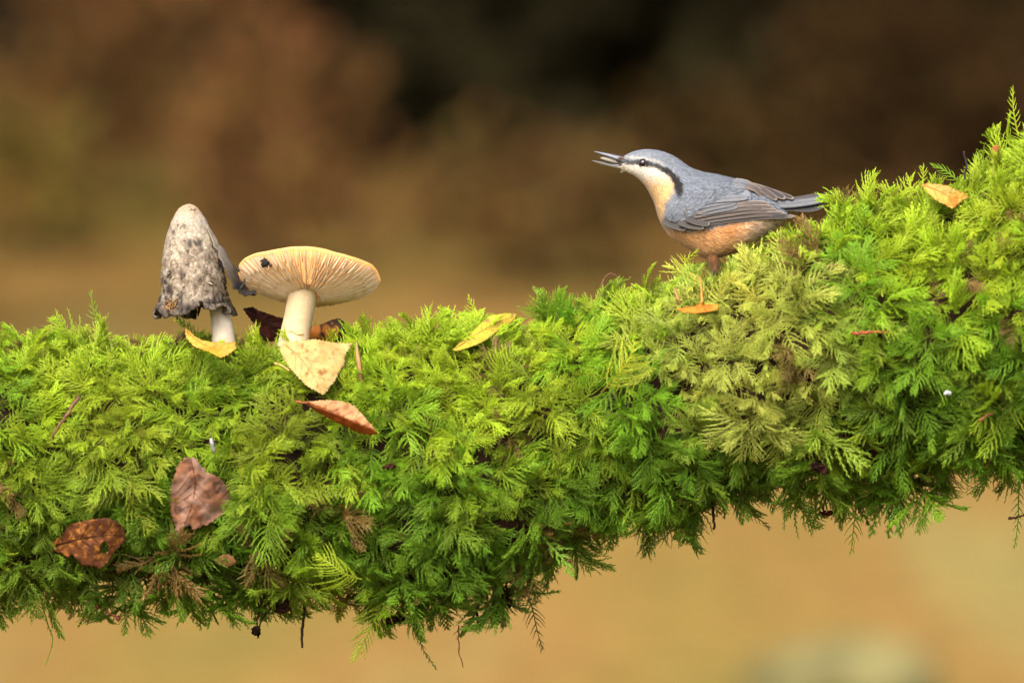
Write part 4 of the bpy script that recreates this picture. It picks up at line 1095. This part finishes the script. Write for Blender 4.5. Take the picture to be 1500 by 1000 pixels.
# ------------------------------------------------------------------ the bird
def bird():
    YB = 0.0
    g = np.random.default_rng(3)
    loc = np.array(px(1040, 412, YB))
    root = empty('nuthatch', loc)
    def w(x, y, dy): return np.array(((x - 750) * S, YB + dy * S, (500 - y) * S)) - loc
    def wa(A): return np.stack([(A[:, 0] - 750) * S, YB + A[:, 2] * S, (500 - A[:, 1]) * S], 1) - loc
    # stations: top x,y  bottom x,y  half width  (photo pixels)
    ST = np.array([(911, 231, 910, 246, 6.5), (918, 226.5, 918, 251.5, 11), (930, 221.5, 931, 259, 17), (949, 219, 943, 270, 23), (970, 222, 952, 284, 26.5), (989, 230.5, 959, 299, 29),
                   (1009, 244, 964, 315, 35), (1027, 251.5, 971, 331, 41), (1048, 255.5, 985, 348, 45), (1069, 260.5, 1009, 364, 46), (1093, 267, 1037, 378, 43), (1113, 275, 1072, 371, 39),
                   (1129, 285, 1102, 356, 32), (1143, 295, 1128, 341, 21), (1156, 302, 1150, 322, 10)], float)
    NR, NS = 96, 56
    st = catmull(ST, NR)
    V = np.zeros((NR, NS, 3)); ph = np.linspace(0, 2 * PI, NS, endpoint=False)
    for i in range(NR):
        t = st[i, :2]; b = st[i, 2:4]; c = (t + b) / 2; h = (t - b) / 2
        V[i, :, 0] = c[0] + h[0] * np.cos(ph); V[i, :, 1] = c[1] + h[1] * np.cos(ph)
        V[i, :, 2] = -np.sin(ph) * st[i, 4] * (1 - 0.06 * np.cos(ph))
    flatV = V.reshape(-1, 3)
    # pigment pattern on the side of the bird
    stripe = np.array([(910, 237, 1.8), (924, 238.5, 2.8), (941, 240, 4.6), (956, 242.5, 2.6), (968, 247.5, 3.8), (979, 254, 4.6), (987, 263, 5.6), (991.5, 273, 6.2), (992.5, 281, 4.2), (991, 287, 1.2)])
    stf = catmull(stripe, 60)
    edge = np.array([(985, 268), (984, 282), (975, 292), (971.5, 305), (969.5, 318), (971, 328), (990, 336), (1020, 338), (1060, 330), (1100, 322), (1150, 316)])   # grey above / buff below
    edf = catmull(edge, 80)
    def colour(x, y, dy):
        n = len(x)
        q = np.stack([x * 0.16 + y * 0.05, y * 0.5 - x * 0.12, dy * 0.3], 1)
        jit = (vnoise(q, 1.0, 31) - 0.5)
        grey = lin(146, 156, 170) * 0.35; crown = lin(154, 163, 175) * 0.36; white = lin(240, 234, 220) * 0.45; buff = lin(240, 196, 136) * 0.44
        orange = lin(234, 178, 120) * 0.56; rust = lin(220, 150, 92) * 0.54; black = np.array((0.010, 0.009, 0.009)); vent = lin(206, 190, 164) * 0.7; brown = lin(120, 92, 66) * 0.55
        # below the edge line?
        ey = np.interp(x, np.concatenate([[900], edf[30:, 0]]), np.concatenate([[262], edf[30:, 1]]))
        d = np.hypot(x[:, None] - edf[None, :, 0], y[:, None] - edf[None, :, 1]); k = d.argmin(1)
        tang = np.gradient(edf, axis=0)[k]; rel = np.stack([x, y], 1) - edf[k]
        side = tang[:, 0] * rel[:, 1] - tang[:, 1] * rel[:, 0]          # >0: belly side
        s_ = np.clip(side / (np.hypot(tang[:, 0], tang[:, 1]) + 1e-9) / 3.0 + jit * 1.2, -1, 1) * 0.5 + 0.5
        below = s_
        # head: below the stripe is face, above is crown
        sy = np.interp(x, stf[:45, 0], stf[:45, 1])
        hx = np.interp(y, [0, 272, 282, 292], [986, 986, 983, 975]); head = x < hx
        face = np.where(y < 300, np.clip((y - sy) / 2.5 + jit, 0, 1) * np.clip((hx - x) / 3 + 0.5 + jit, 0, 1), 0)
        fw_ = np.clip((298 - y) / 14, 0, 1) * (x < 1000); m = (face * fw_ + below * (1 - fw_))[:, None]
        up = np.where((x < 985)[:, None], crown, grey) * (1 + 0.16 * jit[:, None])
        # pale brow over the stripe
        brow = np.clip(1 - np.abs(y - (sy - 7)) / 4.0, 0, 1) * (x < 972) * (x > 914); up = up * (1 - 0.45 * brow[:, None]) + white * 0.45 * brow[:, None]
        # lower pigment: white face, buff throat and breast, orange belly, rusty flank, pale vent
        lowc = np.tile(white, (n, 1))
        diag = (y - 252) + (x - 940) * 0.10
        wb = np.clip((diag - 4) / 18 + jit * 0.6, 0, 1)[:, None]; lowc = lowc * (1 - wb) + buff * wb
        wo = np.clip((y - 322) / 20 + jit * 0.5, 0, 1)[:, None]; lowc = lowc * (1 - wo) + orange * wo
        wr = (np.clip((x - 1020) / 40, 0, 1) * np.clip((352 - y) / 14, 0, 1) * 0.8)[:, None]; lowc = lowc * (1 - wr) + rust * wr
        wv = np.clip((x - 1078 + jit * 30) / 22, 0, 1)[:, None]; lowc = lowc * (1 - 0.75 * wv) + (vent * (0.75 + 0.9 * jit[:, None])) * 0.75 * wv
        wk = (np.clip((y - 366) / 14, 0, 1) * np.clip((x - 1015) / 15, 0, 1))[:, None]; lowc = lowc * (1 - 0.5 * wk) + brown * 0.5 * wk
        lowc = lowc * (1 + 0.28 * jit[:, None])
        c = up * (1 - m) + lowc * m
        ds = np.hypot(x[:, None] - stf[None, :, 0], y[:, None] - stf[None, :, 1]) - stf[None, :, 2]
        ws = np.clip(0.55 - ds.min(1) / 2.2 + jit * 1.9, 0, 1)[:, None]
        ws = ws * (0.88 + 0.12 * np.clip((x - 955) / 20, 0, 1) + 0.3 * (np.abs(x - 941) < 9))[:, None].clip(0, 1)
        # near the front the stripe meets over the lores only at the side of the head
        return np.clip(c * (1 - ws) + black * ws, 0.004, 1)
    F = [(i * NS + k, i * NS + (k + 1) % NS, (i + 1) * NS + (k + 1) % NS, (i + 1) * NS + k) for i in range(NR - 1) for k in range(NS)]
    F += [tuple(range(NS - 1, -1, -1)), tuple((NR - 1) * NS + k for k in range(NS))]
    body = MB().add(wa(flatV), F, colour(flatV[:, 0], flatV[:, 1], flatV[:, 2])).build('body', M_PLUME, root)
    near = flatV[flatV[:, 2] < 0]
    def surf(x, y):
        d = np.hypot(near[:, 0] - x, near[:, 1] - y); k = np.argsort(d)[:4]
        return float(np.average(near[k, 2], weights=1 / (d[k] + 0.3)))
    # downy plumage: fine barbs lying tailwards
    mb = MB(); nb = 38000
    ii = g.integers(2, NR - 2, nb); wts = st[:, 4] / st[:, 4].sum(); ii = g.choice(NR - 4, nb, p=wts[2:-2] / wts[2:-2].sum()) + 2
    kk = g.integers(0, NS, nb)
    fi = g.random(nb); fk = g.random(nb)
    P = (V[ii, kk] * (1 - fi)[:, None] + V[ii + 1, kk] * fi[:, None]) * (1 - fk)[:, None] + (V[ii, (kk + 1) % NS] * (1 - fi)[:, None] + V[ii + 1, (kk + 1) % NS] * fi[:, None]) * fk[:, None]
    T = V[ii + 1, kk] - V[ii - 1, kk]; T /= np.linalg.norm(T, axis=1)[:, None]
    A = V[ii, (kk + 1) % NS] - V[ii, kk]; A /= np.linalg.norm(A, axis=1)[:, None] + 1e-9
    Nn = np.cross(T, A); cen = (st[ii, :2] + st[ii, 2:4]) / 2
    outw = P - np.concatenate([cen, np.zeros((nb, 1))], 1); Nn *= np.sign(np.sum(Nn * outw, 1))[:, None]
    L = g.uniform(4, 8.5, nb) * np.clip(st[ii, 4] / 34, 0.35, 1.15); lf = g.uniform(0.06, 0.30, nb) + 0.12 * (P[:, 1] > 335); tw = g.normal(0, 0.28, nb)
    Dv = T * np.cos(tw)[:, None] + A * np.sin(tw)[:, None] + Nn * lf[:, None]
    hw = g.uniform(0.22, 0.5, nb)[:, None]
    c = colour(P[:, 0], P[:, 1], P[:, 2]) * g.uniform(0.5, 1.45, (nb, 1))
    Q = np.stack([P - A * hw - Nn * 0.2, P + A * hw - Nn * 0.2, P + Dv * (L * 0.6)[:, None] + A * hw * 0.8, P + Dv * L[:, None] - Nn * (0.10 * L)[:, None], P + Dv * (L * 0.6)[:, None] - A * hw * 0.8], 1)
    VV = wa(Q.reshape(-1, 3)); base = np.arange(nb) * 5
    FF = np.concatenate([np.stack([base, base + 1, base + 2, base + 4], 1)]).tolist() + np.stack([base + 4, base + 2, base + 3], 1).tolist()
    pl = MB().add(VV, FF, np.repeat(c, 5, axis=0)).build('plumage', M_PLUME, body); pl['kind'] = 'stuff'

    # feathers of wing and tail: cambered blades with pale edges
    def feather(name, pts, wd, lay, cin, cedge, parent, tilt=0.45, edge=0.80, up=0.0, tip=0.8, manual=None, eside=0, droop=0.0):
        P = catmull(np.array([p[:2] for p in pts], float), 18); m = 9
        U = np.linspace(-1, 1, m); VV = []; CC = []
        dys = []
        for i, p in enumerate(P):
            dy = surf(p[0], p[1]) if manual is None else np.interp(i / 17, np.linspace(0, 1, len(manual)), manual)
            dys.append(dy)
        dys = np.array(dys); dys = np.convolve(np.pad(dys, 3, mode='edge'), np.ones(7) / 7, 'valid')
        auto = []
        for p in P: auto.append((surf(p[0], p[1] - 4) - surf(p[0], p[1] + 4)) / 8 + 0.07)
        auto = np.convolve(np.pad(auto, 3, mode='edge'), np.ones(7) / 7, 'valid')
        for i, p in enumerate(P):
            s = i / 17; tl = auto[i] if tilt is None else tilt
            t = P[min(i + 1, 17)] - P[max(i - 1, 0)]; t /= np.hypot(*t) + 1e-9; n = np.array((t[1], -t[0]))
            if n[1] > 0: n = -n                                   # n points up in the picture
            ww = wd * 0.5 * min(1, (s + 0.05) / 0.16) ** 0.6 * (math.sqrt(max(0.02, 1 - ((s - tip) / (1 - tip)) ** 2)) if s > tip else 1)
            for u in U:
                x = p[0] + n[0] * u * ww; y = p[1] + n[1] * u * ww
                dy = dys[i] - lay + tl * u * ww + 0.03 * ww * (u * u) - droop * s
                VV.append((x, y, dy))
                e = np.clip((abs(u) if eside == 0 else (u * eside)) - edge, 0, 1) / (1 - edge + 1e-9)
                e = max(e, np.clip((s - 0.93) / 0.05, 0, 1))
                e = float(np.clip(e * 1.5, 0, 1)) * (0.3 + 0.7 * s)
                cc_ = np.array(cin) * (1 - e) + np.array(cedge) * e
                cc_ = cc_ * (0.55 if abs(u) < 0.08 and e < 0.3 else 1.0) * (1 + 0.10 * math.sin(u * 9 + s * 14)) * g.uniform(0.94, 1.06)
                CC.append(cc_)
        FF = [(i * m + j, i * m + j + 1, (i + 1) * m + j + 1, (i + 1) * m + j) for i in range(17) for j in range(m - 1)]
        o = MB().add(wa(np.array(VV)), FF, np.array(CC)).build(name, M_FEATH, parent)
        md = o.modifiers.new('thickness', 'SOLIDIFY'); md.thickness = 0.00008; md.offset = 0
        return o
    gb = lin(118, 106, 100) * 0.34; pe = lin(206, 192, 176) * 0.36; dk = lin(62, 56, 56) * 0.34; gy = lin(146, 153, 164) * 0.33; gy2 = lin(132, 136, 144) * 0.31; mid = lin(136, 124, 118) * 0.34
    def man(a, b, n=4): return np.linspace(a, b, n)
    # near wing: a covert shield that carries the flight feathers
    wing = feather('wing', [(985, 322), (1010, 309), (1040, 297), (1072, 289), (1100, 292)], 30, 3.0, gy, gy, root, tilt=None, edge=0.9)
    flights = [([(1008, 332), (1050, 326), (1105, 319), (1165, 317)], 7.5, 3.4, dk * 1.3, pe), ([(1008, 328), (1055, 321), (1110, 314.5), (1152, 314.5)], 8, 4.2, gb * 0.75, pe), ([(1010, 323), (1060, 315), (1105, 309.5), (1143, 311)], 8, 5.0, gb * 0.9, pe * 0.9),
               ([(1014, 318), (1062, 309), (1102, 304.5), (1134, 306)], 8.5, 5.8, gb, pe), ([(1018, 313), (1066, 303), (1100, 299), (1127, 300.5)], 9, 6.5, mid, pe)]
    for pts, wd, lay, ci, ce in flights:
        e0 = surf(pts[0][0], pts[0][1]); em = surf(pts[1][0], pts[1][1]); e2 = min(surf(pts[2][0], pts[2][1]), -30)
        feather('flight_feather', pts, wd, lay, ci, ce, wing, tilt=0.2, edge=0.86, manual=[e0, em, e2, -17], eside=-1 if wd < 8 else 0)
    for k, (x0, y0, x1, y1, x2, y2, wd) in enumerate(((1004, 322, 1040, 311, 1080, 304, 8), (1002, 317, 1038, 306, 1078, 298, 9), (1000, 312, 1036, 300, 1086, 293, 10), (1003, 306, 1040, 294, 1096, 290, 11))):
        feather('covert_feather', [(x0, y0), (x1, y1), (x2, y2)], wd, 6.0 + 0.25 * k, gy2 * (0.88 + 0.05 * k), gy2, wing, tilt=None, edge=0.86, manual=[surf(x0, y0), surf(x1, y1), min(surf(x2, y2), -32)], eside=-1, tip=0.7)
    # grey shoulder down over the wing's leading half
    poly = [(972, 316), (985, 303), (1015, 288), (1050, 276), (1080, 268), (1088, 276), (1070, 286), (1045, 295), (1022, 306), (1010, 318), (996, 326), (980, 325)]
    q = np.stack([g.uniform(970, 1090, 9000), g.uniform(266, 328, 9000)], 1); q = q[inside(poly, q[:, 0], q[:, 1])]
    dyq = np.array([surf(a_, b_) for a_, b_ in q]) - 4.6 - 1.6 * g.random(len(q)); n_ = len(q)
    dirq = np.stack([np.full(n_, 0.90), -0.34 + g.normal(0, 0.22, n_) + 0.5 * (q[:, 0] > 1040), np.full(n_, -0.10)], 1); perp = np.stack([-dirq[:, 1], dirq[:, 0], np.zeros(n_)], 1)
    P3 = np.concatenate([q, dyq[:, None]], 1); Lq = g.uniform(5, 10, n_)[:, None]; hq = g.uniform(0.3, 0.7, n_)[:, None]
    Q3 = np.stack([P3 - perp * hq, P3 + perp * hq, P3 + dirq * Lq * 0.6 + perp * hq * 0.8, P3 + dirq * Lq + np.array((0, 0, 1.2)), P3 + dirq * Lq * 0.6 - perp * hq * 0.8], 1).reshape(-1, 3)
    bq = np.arange(n_) * 5
    sd = MB().add(wa(Q3), np.stack([bq, bq + 1, bq + 2, bq + 4], 1).tolist() + np.stack([bq + 4, bq + 2, bq + 3], 1).tolist(), np.repeat(lin(146, 156, 170) * 0.35 * g.uniform(0.55, 1.4, (n_, 1)), 5, axis=0)).build('shoulder_down', M_PLUME, wing); sd['kind'] = 'stuff'
    for pts, wd, ci in (([(972, 322), (983, 330), (1004, 336)], 9, dk * 0.55), ([(992, 325), (1010, 331), (1030, 333)], 10, dk * 0.7), ([(1003, 321), (1020, 327), (1038, 329)], 8, dk * 0.9)):
        feather('alula_feather', pts, wd, 5.5 + pts[0][0] * 0.002, ci, pe * 0.8, wing, tilt=0.3, edge=0.86, eside=-1)
    # tertials and scapulars over the back
    for k, (pts, wd, lay, ci) in enumerate((([(1112, 274), (1138, 282), (1162, 291)], 6, 2.0, dk), ([(1100, 271), (1126, 279), (1150, 291)], 8, 2.8, dk * 1.3), ([(1092, 270), (1114, 277), (1138, 293)], 9, 3.4, gb * 0.8),
                                            ([(1084, 270), (1106, 277), (1126, 294)], 10, 4.0, gb), ([(1074, 268), (1094, 272), (1110, 287)], 14, 5.0, gy2))):
        feather('tertial_feather', pts, wd, lay, ci, pe, wing, tilt=0.8, edge=0.86, manual=[surf(pts[0][0], pts[0][1] + 4), surf(pts[1][0], pts[1][1] + 5), -12], eside=0)
    # far wing, mirrored simply: shield and three flights
    fw = feather('wing', [(985, 322), (1010, 309), (1040, 297), (1072, 289), (1100, 292)], 30, -3.0, gy, gy, root, tilt=-0.55, edge=0.9, manual=[-surf(985, 322), -surf(1010, 309), -surf(1040, 297), -surf(1072, 289), -surf(1095, 290)])
    for pts, wd, lay, ci, ce in flights[1:4]:
        feather('flight_feather', pts, wd, -lay, ci, ce, fw, tilt=-0.35, edge=0.72, manual=[-surf(*pts[0]), -surf(*pts[1]), 30, 17])
    # tail
    tail = feather('tail', [(1118, 297), (1150, 299), (1180, 296), (1208, 291)], 12.5, 0, gy * 0.62, dk, root, tilt=0.5, edge=0.6, manual=[-14, -13, -11, -9], tip=0.86)
    feather('tail_feather', [(1125, 303), (1160, 305), (1186, 306), (1206, 301)], 9, 0, np.array((0.012, 0.012, 0.014)), lin(150, 150, 150) * 0.5, tail, tilt=0.3, edge=0.88, manual=[-11, -11, -10, -9], eside=-1)
    feather('tail_feather', [(1135, 297), (1170, 292), (1195, 288), (1213, 289)], 9, 0, dk * 0.8, gb, tail, tilt=0.5, edge=0.8, manual=[-4, -4, -3, -2])
    feather('tail_feather', [(1135, 298), (1170, 295), (1192, 291), (1210, 290)], 10, 0, gy2 * 0.8, gb, tail, tilt=-0.4, edge=0.8, manual=[4, 5, 6, 7])
    feather('tail_feather', [(1130, 302), (1160, 304), (1186, 303), (1204, 299)], 9, 0, np.array((0.012, 0.012, 0.014)), gb, tail, tilt=-0.3, edge=0.9, manual=[9, 9, 9, 9])

    # beak: two mandibles lofted from side outline
    def mandible(name, top, bot, half, cf, parent):
        n = 22; tp = catmull(top, n); bt = catmull(bot, n); VV = []; CC = []; m = 12
        for i in range(n):
            c_ = (tp[i] + bt[i]) / 2; h = (tp[i] - bt[i]) / 2; hw_ = half * (0.08 + 0.92 * (i / (n - 1)) ** 0.75)
            for k in range(m):
                a = 2 * PI * k / m
                VV.append((c_[0] + h[0] * math.cos(a), c_[1] + h[1] * math.cos(a), -math.sin(a) * hw_)); CC.append(cf(i / (n - 1), math.cos(a)))
        FF = [(i * m + k, i * m + (k + 1) % m, (i + 1) * m + (k + 1) % m, (i + 1) * m + k) for i in range(n - 1) for k in range(m)] + [tuple(range(m - 1, -1, -1)), tuple((n - 1) * m + k for k in range(m))]
        return MB().add(wa(np.array(VV)), FF, np.array(CC)).build(name, M_BEAK, parent)
    horn = lin(112, 118, 130) * 0.5; pale = lin(190, 194, 196) * 0.55; blk = np.array((0.012, 0.012, 0.013))
    bk = mandible('upper_mandible', [(870, 221.5), (880, 223), (892, 225.2), (904, 227.8), (918, 230)], [(870.3, 222.6), (880, 226.8), (892, 231.6), (904, 236.8), (920, 242)], 7.0, lambda s, u: horn * (0.8 + 0.35 * u) if u > -0.55 else blk, root)
    mandible('lower_mandible', [(866.5, 234.6), (878, 236.2), (892, 238.2), (906, 239.8), (922, 243)], [(866.8, 235.6), (880, 240.2), (892, 243.6), (904, 246.4), (922, 250.5)], 5.5, lambda s, u: (pale * 0.8 if u < -0.1 else blk * 1.6), root)
    nos = np.array([(905, 231.5), (910, 232.5), (915, 234.5)]); 
    q = np.array([(x, y, -5.6) for x, y in catmull(nos, 8)]); MB().tube(wa(q), 1.7 * S * np.sin(PI * np.linspace(0.15, 0.85, 8)), 8, lin(110, 70, 50) * 0.5).build('nostril', M_PLUME, bk)
    # bristles at the gape
    mb = MB()
    for k in range(46):
        x = g.uniform(907, 921); y = g.uniform(228, 250); s_ = surf(max(x, 914), y)
        p0 = np.array((x + 3, y, s_ - 0.4)); d = np.array((-g.uniform(4, 9), g.normal(0, 1.8) + (1.5 if y > 243 else -0.6), -g.uniform(0, 1.5)))
        mb.tube(wa(np.array([p0, p0 + d * 0.5, p0 + d + np.array((0, 0.5, 0))])), np.array([0.00016, 0.00012, 0.00005]), 4, (lin(60, 50, 44) if y < 243 else lin(220, 210, 180)) * 0.5)
    br = mb.build('bristles', M_PLUME, root); br['kind'] = 'stuff'
    # eyes
    for sd in (-1, 1):
        ex, ey = 942.0, 240.0; ed = surf(ex, ey) + 2.6
        VV = []; m, n = 20, 12
        for i in range(n + 1):
            for k in range(m):
                a = PI * i / n; b = 2 * PI * k / m
                VV.append((ex + 6.4 * math.sin(a) * math.cos(b), ey + 6.4 * math.sin(a) * math.sin(b), sd * (-ed) * 1.0 + sd * 4.6 * math.cos(a)))
        FF = [(i * m + k, i * m + (k + 1) % m, (i + 1) * m + (k + 1) % m, (i + 1) * m + k) for i in range(n) for k in range(m)]
        e = MB().add(wa(np.array(VV)), FF).build('eye', M_EYE, root)
        ring = np.array([(ex + 6.7 * math.cos(a), ey + 6.4 * math.sin(a), sd * (-ed) + sd * 1.6) for a in np.linspace(0, 2 * PI, 25)])
        MB().tube(wa(ring), 0.75 * S, 6, lin(70, 66, 64) * 0.4, cap=False).build('eyelid', M_PLUME, e)
    # legs: feathered thigh, tarsus, four toes with claws
    horn2 = lin(104, 88, 78) * 0.45
    for hip, knee, heel, foot, dyk in (((1040, 356), (1046, 384), (1047, 391), (1040, 414), -9), ((1078, 346), (1092, 368), (1094, 374), (1088, 396), 9)):
        pts = np.array([(hip[0], hip[1], dyk), ((hip[0] + knee[0]) / 2, (hip[1] + knee[1]) / 2 + 1, dyk - 3), (knee[0], knee[1], dyk), (heel[0], heel[1], dyk)])
        P_ = catmull(pts, 12); r_ = np.interp(np.linspace(0, 1, 12), [0, 0.5, 0.85, 1], [10, 8.5, 4.8, 2.8]) * S
        lg = MB().tube(wa(P_), r_, 16, np.linspace(lin(196, 130, 76) * 0.5, lin(104, 86, 72) * 0.4, 12)).build('leg', M_PLUME, root)
        mb = MB()
        for k in range(1500):
            i = int(g.integers(1, 11)); a = g.uniform(0, 2 * PI); r0 = r_[i] / S
            tdir = P_[min(i + 1, 11)] - P_[i - 1]; tdir /= np.linalg.norm(tdir)
            e1_ = np.cross(tdir, (0, 0, 1.0)); e1_ /= np.linalg.norm(e1_); e2_ = np.cross(tdir, e1_)
            o_ = math.cos(a) * e1_ + math.sin(a) * e2_; p0 = P_[i] + o_ * r0 * 0.96; l_ = g.uniform(5, 11); dd = tdir + o_ * g.uniform(-0.15, 0.22); sd_ = np.cross(tdir, o_) * 0.35
            mb.add(wa(np.array([p0 - sd_, p0 + sd_, p0 + dd * l_])), [(0, 1, 2)], (lin(196, 134, 82) * (1 - i / 14) + lin(110, 90, 76) * (i / 14)) * 0.45 * g.uniform(0.6, 1.3))
        tf = mb.build('thigh_down', M_PLUME, lg); tf['kind'] = 'stuff'
        sh = np.array([(heel[0], heel[1] - 3, dyk), ((heel[0] + foot[0]) / 2 - 0.5, (heel[1] + foot[1]) / 2, dyk), (foot[0], foot[1], dyk)])
        MB().tube(wa(catmull(sh, 9)), np.array([2.9, 2.5, 2.3, 2.2, 2.2, 2.2, 2.3, 2.6, 3.0]) * S, 9, horn2).build('tarsus', M_BEAK, lg)
        for ax, az, L_ in ((-1, -0.55, 19), (-1, 0.0, 23), (-1, 0.5, 19), (1, 0.05, 20)):
            p0 = np.array((foot[0], foot[1], dyk)); d = np.array((ax, 0.12, az)); d /= np.linalg.norm(d); 
            tp = np.array([p0, p0 + d * L_ * 0.35 + (0, -2.2, 0), p0 + d * L_ * 0.7 + (0, -0.6, 0), p0 + d * L_ + (0, 2.2, 0), p0 + d * (L_ + 4) + (0, 6.0, 0)])
            MB().tube(wa(catmull(tp, 12)), np.interp(np.linspace(0, 1, 12), [0, 0.7, 1], [2.0, 1.5, 0.25]) * S, 7, horn2 * 0.9).build('toe', M_BEAK, lg)
    tag(root, 'blue grey nuthatch with black eye stripe and orange belly on the mossy log', 'bird')
    # seed held in the open beak
    sc_ = np.array((892.5, 235.4, -1.5)); ax = np.array((13.2, 4.0, 0)); nz = np.array((-0.29, 0.957, 0))
    VV = []; CC = []; n, m = 14, 14
    for i in range(n + 1):
        a = PI * i / n; r_ = math.sin(a) ** 0.85
        for k in range(m):
            b = 2 * PI * k / m
            VV.append(sc_ - ax * math.cos(a) * (1.0) + nz * (3.6 * r_ * math.cos(b)) + np.array((0, 0, 1.0)) * 5.6 * r_ * math.sin(b))
            CC.append(lin(140, 134, 120) * 0.4 * (1.15 if k % 3 else 0.7))
    FF = [(i * m + k, i * m + (k + 1) % m, (i + 1) * m + (k + 1) % m, (i + 1) * m + k) for i in range(n) for k in range(m)]
    so = MB().add(wa(np.array(VV)) + loc, FF, np.array(CC)).build('seed', M_SEED)
    tag(so, 'small pale grey seed gripped in the open beak of the bird', 'seed')
bird()
